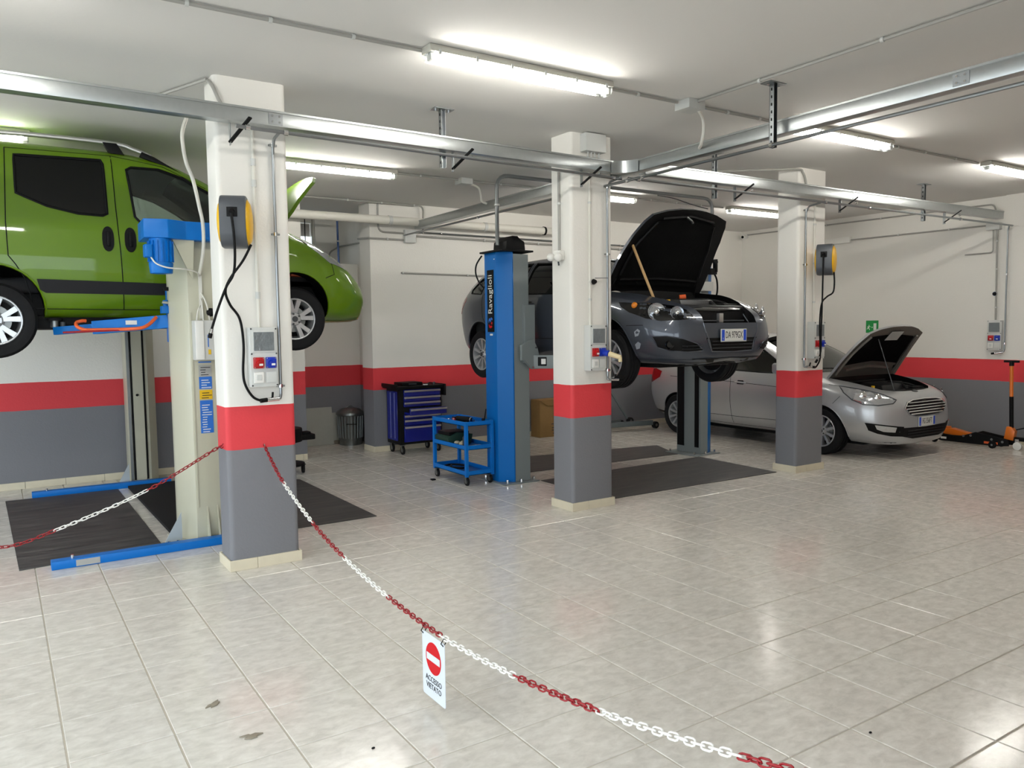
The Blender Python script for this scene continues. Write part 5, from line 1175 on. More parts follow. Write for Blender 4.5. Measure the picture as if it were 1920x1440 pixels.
def astra_front(B, r, h, Rm):
    X = (1, 0, 0)
    g = B.decal([(2.2, -.375, .45), (2.2, .375, .45), (2.2, .31, .325), (2.2, .26, .31), (2.2, -.26, .31), (2.2, -.31, .325)], X, .003, .02, .06).build('lower_grille', 'black', r, smooth=True, sharp=50)
    for z in (.345, .38, .415): B.line([(2.2, -.30, z), (2.2, 0, z), (2.2, .30, z)], X, .006, .010).build('slat', 'dark_trim', g, smooth=True)
    B.line([(2.2, -.36, .44), (2.2, -.30, .315), (2.2, 0, .305), (2.2, .30, .315), (2.2, .36, .44)], X, .007, .004).build('grille_rim', 'car_grey', g, smooth=True)
    B.decal([(2.2, -.5, .245), (2.2, .5, .245), (2.2, .46, .20), (2.2, -.46, .20)], X, .012, .03, .08).build('lower_lip', 'black', r, smooth=True)
    p = B.hit((2.2, 0, .475), X); plate(r, (p.x + .022, 0, .475), 'DA 979GX')
    # radiator opening above the bumper beam
    MB().box(2.02, 2.06, -.40, .40, .60, .72).build('radiator', 'black', r)
    MB().box(2.06, 2.09, -.36, .36, .615, .63).build('beam', 'dark_grey', r, bevel=.004)
    MB().box(2.03, 2.10, -.03, .03, .60, .70).build('latch_post', 'alu', r, bevel=.006)
    mb = MB().tube(spline([(1.99, -.46, .735), (2.04, -.25, .74), (2.06, 0, .735), (2.04, .25, .74), (1.99, .46, .735)], 6), .02, 8); mb.build('slam_panel', 'chrome_dark', r, smooth=True)
    for s in (-1, 1): MB().bar((2.03, s * .38, .73), (2.12, s * .40, .60), .02, .012).build('lamp_bracket', 'chrome', r)
    e = engine(r, 1.12, 2.02, .62, .90, 'plastic_lt')
    MB().ball((1.15, -.62, .93), .07, 10, .5).build('crumpled_rag', 'paper', e, smooth=True)
    MB().cyl((1.20, .30, .90), (1.24, .36, .905), .03, n=10).build('orange_cap', 'orange', e, smooth=True)
    for s in (-1, 1): MB().cyl((1.08, s * .66, .94), Rm @ Vector((1.2, s * .62, .93)), .012, n=8).build('bonnet_hinge', 'black', h, smooth=True)
    MB().tube([Rm @ Vector(q) for q in ((1.93, .06, .76), (1.96, .0, .73), (1.99, -.06, .755))], .012, 8).build('bonnet_latch', 'steel_dull', h, smooth=True)
    for pts in ([(1.25, .60), (1.6, .55), (1.9, .42)], [(1.25, -.60), (1.6, -.55), (1.9, -.42)], [(1.95, .38), (2.0, 0), (1.95, -.38)], [(1.2, .58), (1.22, 0), (1.2, -.58)]):
        B.line([(x, y, 1) for x, y in pts], (0, 0, 1), .014, -.045).xf(Rm).build('bonnet_rib', 'black', h, smooth=True)
mat('filler_grey', '858a92', .6)
mat('chrome_dark', '6c6c6c', .2, .9)
hoodA = [(1.04, .74), (1.4, .715), (1.72, .655), (1.90, .595), (1.985, .54), (2.04, .36), (2.07, .18), (2.08, 0)]
bayA = [(1.08, .68), (1.4, .65), (1.70, .58), (1.92, .48), (2.06, .40), (2.16, .385), (2.16, 0)]
cutA = [MB().box(1.85, 2.4, -.39, .39, .60, 1.2)]
wsA = [(.22, .50), (.45, .575), (.75, .66), (.98, .70)]
front_car('car', 'dark grey hatchback with its bonnet open, raised on the blue lift', rowsA, (6.03, 7.42, 1.19), .96, 'car_grey', winsA, wsA, bayA, .085, .315, .215, .19, 10, 'alloy2', hoodA, (1.05, 0, .985), math.radians(64), 1.307, -1.307, .352,
          dict(cuts=cutA, seams=seamA, handles=[(-.15, .86), (-1.0, .88)], handle_m='car_grey', mirror=(.60, .98), side=[astra_side], front=[astra_front]), 'black', [([(x * .82 + .28, y * .80) for x, y in sym(hoodA)], 'insul', 'insulation')], .99, (-1.70, .80))
o = thing('wooden_prop', 'pale wooden stick propping up the bonnet of the dark grey car', 'stick', (5.5, 5.75, 1.95))
MB().cyl((5.52, 5.80, 1.97), (5.47, 6.10, 2.60), .014, n=12).build('stick', 'wood', o, smooth=True)
MB().cyl((5.521, 5.795, 1.96), (5.518, 5.815, 2.0), .0155, n=12).build('tip', 'exit_green', o, smooth=True)

# ---- silver people carrier on the floor, nose towards the camera side
rowsC = [(-2.14, .45, .4, .7, .55, .95, .5, 1.15, .42, 1.2), (-2.08, .33, .65, .65, .78, .98, .74, 1.25, .6, 1.32), (-1.95, .28, .74, .62, .86, 1.02, .82, 1.40, .62, 1.48), (-1.6, .25, .80, .60, .905, 1.06, .87, 1.49, .61, 1.56), (-.9, .23, .82, .58, .914, 1.05, .885, 1.535, .61, 1.61),
         (-.3, .22, .82, .58, .914, 1.035, .887, 1.54, .615, 1.622), (.0, .22, .82, .58, .914, 1.03, .887, 1.515, .62, 1.60), (.4, .22, .82, .57, .914, 1.015, .885, 1.37, .665, 1.465), (.75, .22, .82, .55, .914, 1.0, .88, 1.20, .73, 1.29), (1.05, .21, .82, .53, .914, .985, .87, 1.075, .78, 1.145), (1.25, .21, .82, .52, .914, .965, .86, 1.02, .765, 1.055),
         (1.5, .21, .81, .48, .912, .935, .845, .99, .69, 1.02), (1.8, .20, .77, .46, .88, .885, .80, .93, .62, .955), (2.0, .19, .70, .45, .82, .835, .735, .87, .56, .89), (2.11, .19, .62, .44, .74, .80, .655, .83, .52, .845), (2.185, .20, .54, .43, .66, .76, .57, .785, .47, .80), (2.23, .21, .45, .42, .57, .71, .49, .73, .42, .74), (2.25, .23, .37, .42, .49, .66, .43, .675, .36, .685), (2.257, .26, .30, .42, .42, .61, .37, .62, .30, .63)]
winsC = [[(.72, 1.06), (.62, 1.17), (.25, 1.37), (.0, 1.455), (-.20, 1.485), (-.20, 1.075), (.3, 1.06)], [(-.30, 1.08), (-.30, 1.49), (-.7, 1.49), (-1.10, 1.465), (-1.16, 1.12)], [(-1.27, 1.13), (-1.22, 1.455), (-1.55, 1.40), (-1.74, 1.26), (-1.72, 1.18)]]
seamC = [[(-.245, 1.49), (-.22, .9), (-.22, .28)], [(.92, 1.0), (.93, .6), (.85, .26)], [(-1.21, 1.12), (-1.20, .8), (-1.0, .50), (-.97, .27)], [(-.97, .27), (0, .262), (.86, .27)], [(-.9, .385), (0, .385), (.85, .40)], [(-1.5, .93), (-.3, .905), (.9, .86)]]
def cmax_side(B, r, s):
    S_ = lambda L: [(x, s * abs(y), z) for x, y, z in L]
    d = (.72, s * .66, .2)
    hl = S_([(1.60, .87, .94), (1.72, .83, .92), (1.88, .76, .893), (2.04, .66, .845), (2.17, .54, .765), (2.14, .58, .715), (2.02, .71, .69), (1.88, .81, .70), (1.76, .86, .76), (1.66, .88, .85)])
    h = B.decal(hl, d, .004, .012, .05).build('headlight', 'lens_chrome', r, smooth=True, sharp=50)
    B.line(hl, d, .008, .002, True).build('lamp_rim', 'dark_grey', h, smooth=True)
    for x, y, z, rad in ((1.86, .78, .815, .048), (1.99, .68, .79, .042)):
        p = B.hit((x, s * y, z), d); nv = Vector(d).normalized(); MB().lathe([(.001, .02), (rad * .6, .016), (rad, .006), (rad * 1.1, .012)], p, nv, 20).build('projector', 'chrome', h, smooth=True)
    fg = S_([(1.93, .84, .48), (2.06, .70, .462), (2.17, .55, .44), (2.21, .46, .43), (2.215, .44, .30), (2.12, .60, .31), (2.02, .72, .34), (1.96, .80, .38)])
    f = B.decal(fg, (.85, s * .52, 0), .004, .012, .05).build('fog_lamp_recess', 'black', r, smooth=True, sharp=50)
    B.decal(S_([(2.0, .765, .455), (2.10, .655, .44), (2.165, .56, .425), (2.16, .57, .36), (2.07, .685, .37), (2.02, .745, .40)]), (.85, s * .52, 0), .010, .01, .06).build('fog_lamp', 'lens_chrome', f, smooth=True, sharp=50)
    B.line(S_([(1.62, .90, .80), (1.52, .905, .70)]), (.4, s * .9, 0), .003).build('bumper_seam', 'black', r, smooth=True)
    B.line(S_([(1.42, .87, .955), (1.75, .79, .89)]), (0, s * .8, .6), .003).build('wing_seam', 'black', r, smooth=True)
    B.decal(S_([(-1.72, .87, 1.0), (-1.75, .87, .90), (-1.98, .82, .80), (-2.08, .74, .86), (-2.04, .72, 1.02), (-1.9, .82, 1.04)]), (-.5, s * .8, 0), .006, .012, .08).build('tail_lamp', 'tail_red', r, smooth=True, sharp=50)
    B.decal(S_([(-1.68, .88, .33), (-1.95, .80, .35), (-2.1, .6, .36), (-2.1, .6, .27), (-1.95, .78, .25), (-1.68, .86, .24)]), (-.4, s * .85, 0), .006, .012, .08).build('rear_lip', 'black', r, smooth=True)
    B.decal(S_([(1.0, .9, .225), (-1.0, .9, .225), (-1.0, .85, .17), (1.0, .85, .17)]), (0, s, 0), .0, .02, .2).build('sill_trim', 'black', r)
    B.decal(S_([(1.72, .87, .235), (1.95, .74, .225), (2.15, .48, .225), (2.15, .46, .19), (1.9, .70, .185), (1.72, .8, .185)]), (.5, s * .8, 0), .004, .02, .08).build('lower_lip', 'black', r, smooth=True)
def cmax_front(B, r, h, Rm):
    X = (1, 0, 0)
    gp = [(2.2, -.47, .665), (2.2, -.40, .73), (2.2, -.27, .755), (2.2, 0, .762), (2.2, .27, .755), (2.2, .40, .73), (2.2, .47, .665), (2.2, .39, .58), (2.2, .26, .552), (2.2, 0, .547), (2.2, -.26, .552), (2.2, -.39, .58)]
    g = B.decal(gp, X, .004, .03, .05).build('grille', 'black', r, smooth=True, sharp=50)
    B.line(gp, X, .011, .006, True).build('grille_frame', 'chrome', g, smooth=True)
    for z, wq in ((.58, .36), (.615, .41), (.65, .445), (.685, .435), (.722, .38)):
        B.line([(2.2, -wq, z), (2.2, -wq / 2, z), (2.2, 0, z), (2.2, wq / 2, z), (2.2, wq, z)], X, .0085, .012).build('slat', 'chrome', g, smooth=True)
    lg = B.decal([(2.2, -.50, .415), (2.2, 0, .40), (2.2, .50, .415), (2.2, .48, .30), (2.2, .3, .265), (2.2, -.3, .265), (2.2, -.48, .30)], X, .004, .02, .06).build('lower_grille', 'black', r, smooth=True, sharp=50)
    for z in (.30, .335, .37): B.line([(2.2, -.42, z), (2.2, 0, z), (2.2, .42, z)], X, .006, .010).build('slat', 'dark_trim', lg, smooth=True)
    p = B.hit((2.2, 0, .475), X); plate(r, (p.x + .012, 0, .475), 'FG 556FT')
    bd = B.hit((2.16, 0, 1), (.4, 0, 1)); em = MB().lathe([(.001, .008), (.8, .008), (1.0, .003), (1.0, -.004)], (0, 0, 0), (0, 0, 1), 24)
    em.v = [Matrix.Translation(bd) @ Matrix.Rotation(.55, 4, 'Y') @ Vector((q.x * .026, q.y * .06, q.z)) for q in em.v]; em.build('badge', 'dark_grey', r, smooth=True)
    e = engine(r, 1.30, 2.06, .64, .97, 'plastic_lt')
    MB().tube([Vector((2.0, -.30, .86)), Rm @ Vector((1.95, -.28, .87))], .006, 6).build('stay_rod', 'dark_grey', h, smooth=True)
    mb = B.decal([(x, y, 1) for x, y in ((1.92, .16), (2.08, .12), (2.08, -.14), (1.92, -.12))], (0, 0, 1), -.048, .006, .08).xf(Rm); mb.build('notice_sheet', 'plastic_lt', h, smooth=True)
    for pts in ([(1.35, .66), (1.7, .62), (2.0, .52)], [(1.35, -.66), (1.7, -.62), (2.0, -.52)], [(1.42, .5), (1.46, 0), (1.42, -.5)]):
        B.line([(x, y, 1) for x, y in pts], (0, 0, 1), .022, -.045).xf(Rm).build('bonnet_rib', 'car_silver_in', h, smooth=True)
    for s in (-1, 1): MB().cyl((1.28, s * .66, 1.0), Rm @ Vector((1.45, s * .62, .98)), .012, n=8).build('bonnet_hinge', 'black', h, smooth=True)
    for y in (-.10, .50): MB().tube([(1.22, y, 1.075), (1.14, y - .3, 1.13), (1.12, y - .5, 1.135)], .01, 6).build('wiper', 'black', r, smooth=True)
hoodC = [(1.29, .76), (1.6, .72), (1.88, .66), (2.05, .60), (2.12, .42), (2.165, .2), (2.175, 0)]
bayC = [(1.30, .72), (1.5, .69), (1.8, .62), (1.97, .54), (2.05, .40), (2.08, .2), (2.085, 0)]
wsC = [(.10, .53), (.40, .60), (.75, .675), (1.10, .73), (1.20, .71)]
front_car('car', 'silver people carrier with its bonnet open, parked on the floor at right', rowsC, (10.08, 7.81, 0), 1.0, 'car_silver', winsC, wsC, bayC, 0.0, .318, .215, .20, 10, 'alloy', hoodC, (1.30, 0, 1.04), math.radians(63), 1.335, -1.335, .358,
          dict(seams=seamC, handles=[(-.03, .90), (-.95, .92)], handle_m='car_silver', mirror=(.70, 1.06), side=[cmax_side], front=[cmax_front]), 'car_silver_in', [([(1.50, .60), (1.75, .56), (1.98, .48), (2.02, 0), (1.98, -.48), (1.75, -.56), (1.50, -.60), (1.55, 0)], 'insul', 'insulation')], 1.08, (-1.80, .85))

# ------------------------------------------------------------------ tool cabinet
def caster(parent, x, y, r=.06, m='steel_dull', a=.0):
    c = MB().cyl((x - .012, y, r), (x + .012, y, r), r, n=20).build('caster', 'rubber', parent, bevel=.006)
    MB().cyl((x - .014, y, r), (x + .014, y, r), r * .55, n=16).build('hub', m, c, smooth=True)
    for s in (-1, 1): MB().box(x + s * .018 - .002, x + s * .018 + .002, y - .018, y + .02, r * .8, r * 2.1).build('fork', m, c)
    MB().box(x - .03, x + .03, y - .03, y + .03, r * 2.08, r * 2.2).build('plate', m, c)
t = thing('tool_cabinet', 'blue and black tool cabinet on casters against the back wall', 'cabinet', (4.95, 10.1, 0))
cx0, cx1, cy0, cy1 = 4.60, 5.30, 9.88, 10.33
MB().box(cx0 + .02, cx1 - .02, cy0 + .03, cy1, .14, .92).build('body', 'black', t, bevel=.006)
MB().box(cx0 + .012, cx0 + .02, cy0 + .09, cy1 - .03, .19, .88).build('side_panel', 'cab_blue', t, bevel=.003, seg=1)
for y in (cy0 + .18, cy0 + .31): MB().cyl((cx0 + .012, y, .22), (cx0 + .012, y, .86), .012, n=8).build('side_rib', 'cab_blue', t, smooth=True)
MB().box(cx1 - .02, cx1 - .012, cy0 + .09, cy1 - .03, .19, .88).build('side_panel', 'cab_blue', t, bevel=.003, seg=1)
MB().box(cx0 - .04, cx1 + .02, cy0 - .01, cy1 + .01, .915, .955).build('worktop', 'black', t, bevel=.008)
MB().box(cx0 - .05, cx0 - .02, cy0 - .02, cy1 + .02, .935, .985).box(cx1, cx1 + .03, cy0 - .02, cy1 + .02, .80, .965).build('bumper', 'black', t, bevel=.008)
dz = [(.82, .905, 0), (.745, .815, 0), (.668, .738, 0), (.565, .66, .19), (.50, .558, 0), (.41, .492, 0), (.175, .40, 0)]
for z0, z1, out in dz:
    d = MB().box(cx0 + .085, cx1 - .055, cy0 - out + .005, cy0 + .04 - out, z0, z1).build('drawer', 'cab_blue', t, bevel=.003, seg=1)
    if out: MB().box(cx0 + .095, cx1 - .065, cy0 - out + .03, cy0 + .05, z0 + .005, z0 + .03).build('tray', 'cab_blue', d)
    hz = z1 - .022
    MB().box(cx0 + .085, cx1 - .055, cy0 - out - .012, cy0 - out + .006, hz - .012, hz + .014).build('handle', 'alu', d, bevel=.004)
for x, y in ((cx0 + .07, cy0 + .06), (cx1 - .07, cy0 + .06), (cx0 + .07, cy1 - .05), (cx1 - .07, cy1 - .05)): caster(t, x, y, .062)
o = thing('tool_case', 'flat black tool case lying on the tool cabinet', 'case', (4.88, 10.1, .955))
MB().box(4.70, 5.02, 9.98, 10.25, .957, 1.0).build('lid', 'black', o, bevel=.01)
MB().box(4.80, 4.92, 9.962, 9.982, .968, .985).build('handle', 'dark_grey', o, bevel=.004)
o = thing('socket_set', 'small dark tools scattered on the tool cabinet top', 'tools', (5.15, 10.0, .955))
for k, (x, y, r) in enumerate(((5.08, 9.95, .018), (5.13, 10.02, .014), (5.19, 9.97, .02), (5.24, 10.05, .016))): MB().cyl((x, y, .956), (x, y, .975 + .004 * k), r, n=12).build('socket', 'dark_grey', o, smooth=True)
MB().box(5.00, 5.06, 9.90, 9.93, .956, .972).build('label_tin', 'plastic_wh', o, bevel=.003)

# ------------------------------------------------------------------ blue tool trolley
t = thing('tool_trolley', 'blue three-shelf tool trolley beside the blue lift column', 'trolley', (4.45, 7.84, 0))
tx0, tx1, ty0, ty1 = 4.27, 4.63, 7.47, 8.25
for z, nm in ((.115, 'shelf'), (.40, 'shelf'), (.665, 'shelf')):
    s = MB().box(tx0, tx1, ty0, ty1, z, z + .006).build(nm, 'lift_blue', t)
    for bx in ((tx0, tx1, ty0, ty0 + .004), (tx0, tx1, ty1 - .004, ty1), (tx0, tx0 + .004, ty0 + .004, ty1 - .004), (tx1 - .004, tx1, ty0 + .004, ty1 - .004)): MB().box(*bx, z, z + .05).build('rim', 'lift_blue', s)
for x in (tx0, tx1 - .03):
    for y in (ty0, ty1 - .03): MB().box(x - .003, x + .033, y - .003, y + .033, .10, .715).build('post', 'lift_blue', t, bevel=.002, seg=1)
for x, y in ((tx0 + .03, ty0 + .04), (tx1 - .03, ty0 + .04), (tx0 + .03, ty1 - .04), (tx1 - .03, ty1 - .04)): caster(t, x, y, .047)
o = thing('impact_wrench', 'black and chrome air wrench lying on the blue trolley top', 'tool', (4.42, 7.75, .672))
MB().cyl((4.44, 7.66, .712), (4.38, 7.86, .712), .036, n=16).build('body', 'black', o, smooth=True, bevel=.004)
MB().cyl((4.38, 7.86, .712), (4.36, 7.92, .712), .028, .016, n=16).build('nose', 'chrome', o, smooth=True)
MB().bar((4.43, 7.69, .70), (4.52, 7.72, .69), .04, .035).build('grip', 'dark_grey', o, bevel=.008)
MB().cyl((4.445, 7.655, .712), (4.45, 7.635, .712), .03, n=16).build('end_cap', 'chrome', o, smooth=True)
for k, (x, y, r, h, m_, lab) in enumerate(((4.35, 8.0, .02, .035, 'chrome', 'chrome socket at the far end of the trolley top'), (4.55, 7.56, .016, .06, 'black', 'small black cylinder on the near end of the trolley top'), (4.36, 7.56, .022, .03, 'chrome', 'chrome socket at the near corner of the trolley top'))):
    tag(MB().cyl((0, 0, 0), (0, 0, h), r, n=14).build('wrench_socket', m_, None, bevel=.003), lab, 'tool').location = (x, y, .6715)
o = thing('screwdriver', 'orange handled screwdriver lying on the blue trolley top', 'tool', (4.35, 8.1, .672))
MB().cyl((4.33, 8.16, .687), (4.345, 8.07, .687), .014, n=10).build('handle', 'orange', o, smooth=True)
MB().cyl((4.345, 8.07, .687), (4.36, 7.98, .684), .004, n=8).build('blade', 'chrome', o, smooth=True)
tag(MB().box(4.40, 4.56, 7.49, 7.60, .672, .690).build('blue_booklet', 'cab_blue', None, bevel=.002, seg=1), 'blue booklet on the near end of the trolley top', 'booklet')
tag(MB().cyl((4.60, 7.62, .672), (4.615, 7.60, .83), .007, n=8).build('steel_rod', 'black', None, smooth=True), 'thin black rod standing up on the trolley top', 'tool')
o = thing('ratchet', 'dark ratchet handle lying across the trolley top', 'tool', (4.42, 7.95, .672))
MB().cyl((4.40, 7.90, .684), (4.56, 8.05, .684), .010, n=10).build('handle', 'black', o, smooth=True)
MB().cyl((4.56, 8.05, .674), (4.56, 8.05, .70), .022, n=14).build('head', 'dark_grey', o, bevel=.003)
o = thing('grease_pot', 'small dark red pot standing on the trolley top', 'pot', (4.36, 7.84, .672))
MB().cyl((4.31, 7.80, .6715), (4.31, 7.80, .735), .022, n=16).build('pot', 'tail_red', o, bevel=.004)
MB().cyl((4.31, 7.80, .735), (4.31, 7.80, .745), .023, n=16).build('lid', 'black', o, bevel=.002)
o = thing('parts_bin', 'dark green plastic parts bin on the middle trolley shelf', 'bin', (4.42, 7.98, .407))
MB().prism([(4.29, .407), (4.58, .407), (4.60, .52), (4.40, .55), (4.27, .50)], 'y', 7.88, 8.20).build('shell', 'green_bin', o, bevel=.006)
MB().box(4.30, 4.56, 7.90, 8.18, .515, .553).build('opening', 'black', o)
o = thing('spray_bottle', 'grey bottle on the middle trolley shelf beside the post', 'bottle', (4.33, 7.60, .407))
MB().cyl((4.34, 7.60, .407), (4.34, 7.60, .53), .032, n=16).cyl((4.34, 7.60, .53), (4.34, 7.60, .55), .032, .016, n=16).build('bottle', 'dark_grey', o, smooth=True)
MB().cyl((4.34, 7.60, .55), (4.34, 7.60, .58), .016, n=12).build('cap', 'black', o, smooth=True)
o = thing('rag_heap', 'cream cloth rag heap on the middle trolley shelf', 'rag', (4.36, 7.72, .407))  # loose cloth rags, built from squashed balls
random.seed(4)
for k in range(5): MB().ball((4.33 + .03 * k % .1, 7.67 + .035 * k, .438 + .006 * (k % 3)), .035 + .006 * (k % 2), 10, .65).build('fold', 'cloth', o, smooth=True)
tag(MB().box(4.40, 4.60, 7.50, 7.72, .4065, .412).build('paper_sheet', 'paper', None), 'sheets of paper on the middle trolley shelf', 'paper')
tag(MB().prism([(4.34, 7.55), (4.56, 7.52), (4.58, 7.56), (4.36, 7.62)], 'z', .122, .14).build('pry_bar', 'black', None, bevel=.003), 'black pry bar on the bottom trolley shelf', 'tool')
tag(MB().tube(spline([(4.33, 8.1, .135), (4.45, 8.15, .135), (4.55, 8.0, .135), (4.45, 7.85, .135), (4.35, 7.95, .14), (4.42, 8.08, .14)], 6), .011, 8).build('coiled_cable', 'black', None, smooth=True), 'black coiled cable on the bottom trolley shelf', 'cable')
tag(MB().box(4.12, 4.17, 8.0, 8.05, .0005, .018).build('rubber_scrap', 'black', None, bevel=.005), 'small black scrap on the floor beside the trolley', 'debris')

# ------------------------------------------------------------------ niche: bin, boards, drainer
t = thing('trash_can', 'ribbed galvanised trash can with domed lid in the niche', 'bin', (4.47, 11.36, 0))
c = V(4.47, 11.36, 0); pf = []
MB().lathe([(.001, .012), (.165, .012), (.17, .0), (.175, .09), (.18, .10), (.195, .46), (.20, .47), (.188, .47), (.001, .46)], c, (0, 0, 1), 40).build('can', 'galv_dark' if 'galv_dark' in M else (mat('galv_dark', '7d8180', .38, .9) and 'galv_dark'), t, smooth=True, sharp=40)
for k in range(24):
    a = 2 * PI * k / 24; e = V(math.cos(a), math.sin(a), 0); MB().cyl(c + e * .179 + V(0, 0, .11), c + e * .194 + V(0, 0, .44), .009, n=6).build('rib', 'galv_dark', t, smooth=True)
MB().lathe([(.212, .46), (.212, .485), (.20, .50), (.14, .545), (.06, .565), (.001, .568)], c, (0, 0, 1), 40).build('lid', 'galv_dark', t, smooth=True, sharp=50)
MB().tube(arc(c + V(-.06, 0, .56), c + V(0, 0, .63), c + V(.06, 0, .56), 8), .008, 8).build('lid_handle', 'galv_dark', t, smooth=True)
MB().tube(bent([c + V(-.12, -.155, .33), c + V(-.09, -.20, .33), c + V(-.01, -.21, .325), c + V(.02, -.19, .325)], .02), .006, 8).build('side_handle', 'black', t, smooth=True)
o = MB().box(0, .49, -.012, 0, 0, .575).build('board', 'panel_white', None, bevel=.003, seg=1); o.location = (3.77, 11.52, 0.0005); o.rotation_euler = (-.12, 0, 0); tag(o, 'large dirty white board leaning in the niche', 'board')
ts = tag(MB().box(0, .16, -.012, 0, 0, .43).build('board', 'panel_white', None, bevel=.003, seg=1), 'narrow white board leaning behind the trash can', 'board'); ts.location = (4.23, 11.565, .05); ts.rotation_euler = (-.08, 0, 0)
tag(MB().box(4.22, 4.42, 11.575, 11.615, .0005, .049).build('timber_block', 'debris', None, bevel=.004), 'short timber block under the narrow white board', 'block')
o = thing('oil_drainer', 'black wheeled oil drainer half hidden behind the nearest pillar', 'oil drainer', (3.0, 9.5, 0))
MB().cyl((2.88, 9.5, .39), (2.88, 9.5, .56), .22, n=24).build('bowl', 'black', o, bevel=.02)
MB().box(3.0, 3.25, 9.42, 9.58, .40, .47).build('arm', 'black', o, bevel=.015)
MB().box(3.10, 3.20, 9.44, 9.56, .465, .50).build('clamp', 'black', o, bevel=.01)
MB().cyl((2.88, 9.5, .12), (2.88, 9.5, .40), .03, n=12).build('post', 'black', o, smooth=True)
MB().cyl((2.88, 9.5, .10), (2.88, 9.5, .13), .24, n=24).build('base', 'black', o, bevel=.01)
caster(o, 3.08, 9.42, .05, 'black'); caster(o, 2.75, 9.40, .05, 'black'); caster(o, 2.88, 9.70, .05, 'black')

# ------------------------------------------------------------------ cardboard box, engine crane, floor jack
t = thing('cardboard_box', 'brown cardboard box by the back wall under the dark grey car', 'box', (7.4, 10.2, 0))
MB().box(7.13, 7.72, 10.10, 10.35, .001, .60).build('carton', 'brown', t, bevel=.004)
MB().prism([(7.13, .60), (7.20, .585), (7.66, .585), (7.72, .60), (7.60, .52), (7.28, .50)], 'y', 10.085, 10.095).build('flap', 'brown', t)
mb = MB()
for k, (x, z, l) in enumerate(((7.35, .20, .10), (7.47, .21, .06), (7.36, .14, .05), (7.44, .14, .05), (7.36, .10, .12), (7.38, .05, .04), (7.46, .05, .04))): mb.box(x, x + l, 10.0975, 10.0995, z, z + .012)
tag(mb.build('printed_marks', 'ink', t), kind='stuff')
t = thing('engine_crane', 'grey folding engine crane standing behind the middle pillar', 'engine crane', (8.7, 9.9, 0))
MB().bar((8.0, 9.98, .12), (9.22, 9.78, .12), .08, .08).build('leg', 'crane_grey' if 'crane_grey' in M else (mat('crane_grey', '6a7274', .4, .3) and 'crane_grey'), t, bevel=.006)
MB().bar((8.0, 9.98, .12), (8.9, 10.25, .12), .08, .08).build('leg', 'crane_grey', t, bevel=.006)
MB().bar((8.30, 10.02, .14), (8.30, 10.02, 1.35), .09, .09, upv=(0, 1, 0)).build('mast', 'crane_grey', t, bevel=.006)
MB().bar((8.84, 9.95, .17), (8.42, 10.02, .80), .03, .03).build('brace', 'crane_grey', t, bevel=.004)
MB().bar((8.30, 10.02, 1.33), (8.02, 9.8, 1.05), .06, .06).build('boom', 'crane_grey', t, bevel=.006)
for p in ((9.28, 9.76, .075), (8.86, 9.93, .16), (8.95, 10.26, .075), (8.0, 9.98, .06)):
    w_ = MB().cyl((p[0], p[1] - .03, p[2]), (p[0], p[1] + .03, p[2]), .06, n=18).build('wheel', 'rubber', t, bevel=.006); MB().cyl((p[0], p[1] - .033, p[2]), (p[0], p[1] + .033, p[2]), .025, n=12).build('hub', 'steel_dull', w_, smooth=True)
t = thing('floor_jack', 'orange and black trolley jack by the right wall', 'floor jack', (11.6, 5.6, 0))
for dx in (-.11, .09):
    MB().prism([(6.22, .06), (6.20, .11), (5.80, .13), (5.62, .20), (5.30, .15), (5.20, .13), (5.18, .05), (5.35, .03), (6.1, .03)], 'x', 11.56 + dx, 11.58 + dx).build('side_frame', 'black', t, bevel=.003, seg=1)
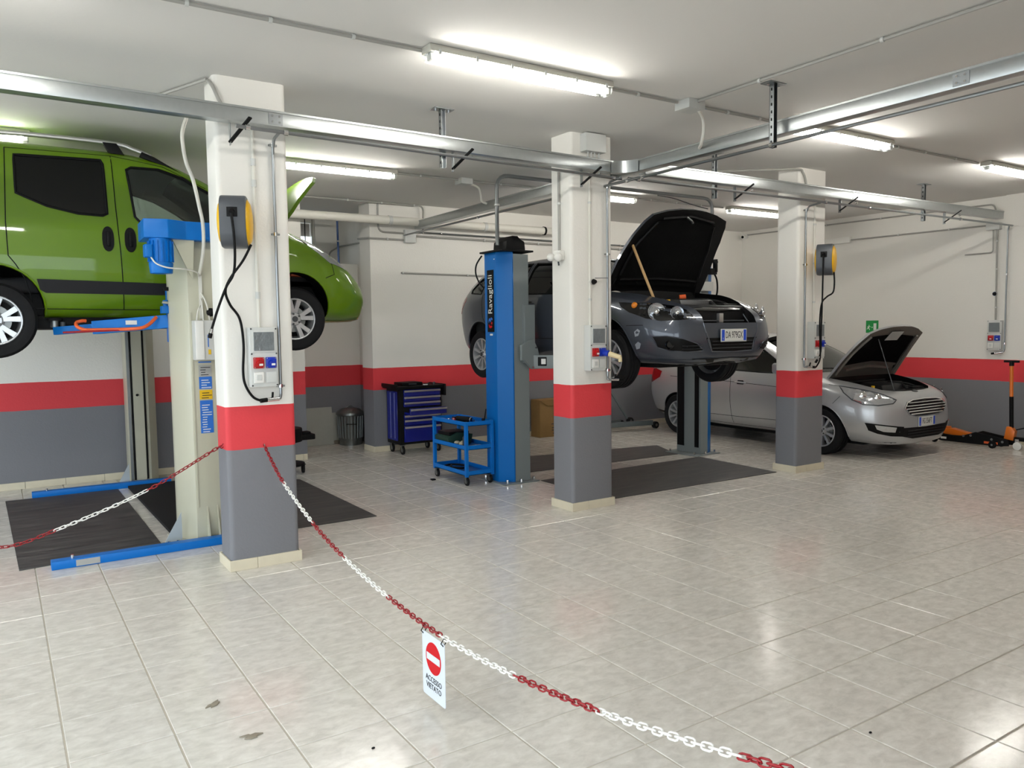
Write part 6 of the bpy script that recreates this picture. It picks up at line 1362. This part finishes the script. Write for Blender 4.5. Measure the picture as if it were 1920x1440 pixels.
MB().prism([(6.12, .13), (6.10, .20), (5.98, .215), (5.72, .16), (5.55, .12), (5.72, .10)], 'x', 11.49, 11.62).build('lift_arm', 'orange_paint', t, bevel=.01)
MB().cyl((11.555, 6.06, .20), (11.555, 6.06, .235), .05, n=18).build('saddle', 'orange_paint', t, bevel=.005)
MB().box(11.446, 11.449, 5.32, 5.50, .055, .085).build('badge', 'orange', t); MB().box(11.446, 11.449, 6.02, 6.10, .06, .09).build('label_plate', 'plastic_wh', t)
for x in (11.43, 11.68):
    for y, rr in ((6.18, .042), (5.38, .05)):
        w_ = MB().cyl((x - .02, y, rr), (x + .02, y, rr), rr, n=18).build('wheel', 'black', t, bevel=.005); MB().cyl((x - .023, y, rr), (x + .023, y, rr), .014, n=10).build('hub', 'steel_dull', w_, smooth=True)
for y, z in ((5.78, .13), (5.68, .145), (5.40, .12), (5.26, .10)): MB().cyl((11.44, y, z), (11.452, y, z), .016, n=10).build('pivot_bolt', 'steel_dull', t, smooth=True)
w_ = MB().cyl((11.50, 5.10, .055), (11.53, 5.10, .055), .055, n=20).build('wheel', 'plastic_wh', t, bevel=.005); MB().box(11.505, 11.545, 5.08, 5.13, .09, .15).build('fork', 'chrome', w_)
MB().prism([(5.28, .14), (5.16, .12), (5.14, .25), (5.19, .31), (5.25, .31)], 'x', 11.52, 11.60).build('handle_socket', 'orange_paint', t, bevel=.008)
hd = MB().cyl((11.56, 5.20, .28), (11.56, 5.215, .72), .026, n=14).build('handle_grip', 'black', t, smooth=True)
MB().cyl((11.56, 5.215, .72), (11.56, 5.225, 1.17), .023, n=14).build('handle_shaft', 'orange_paint', t, smooth=True)
MB().cyl((11.56, 5.225, 1.14), (11.56, 5.225, 1.20), .03, n=12).build('collar', 'black', t, smooth=True)
MB().bar((11.56, 5.13, 1.20), (11.56, 5.32, 1.20), .04, .03).build('tee_bar', 'black', t, bevel=.008)
MB().bar((11.56, 5.14, .27), (11.57, 5.02, .31), .03, .015).build('pedal', 'black', t, bevel=.004)
MB().box(11.53, 11.60, 4.85, 5.16, .12, .17).build('pump_bar', 'black', t, bevel=.006)
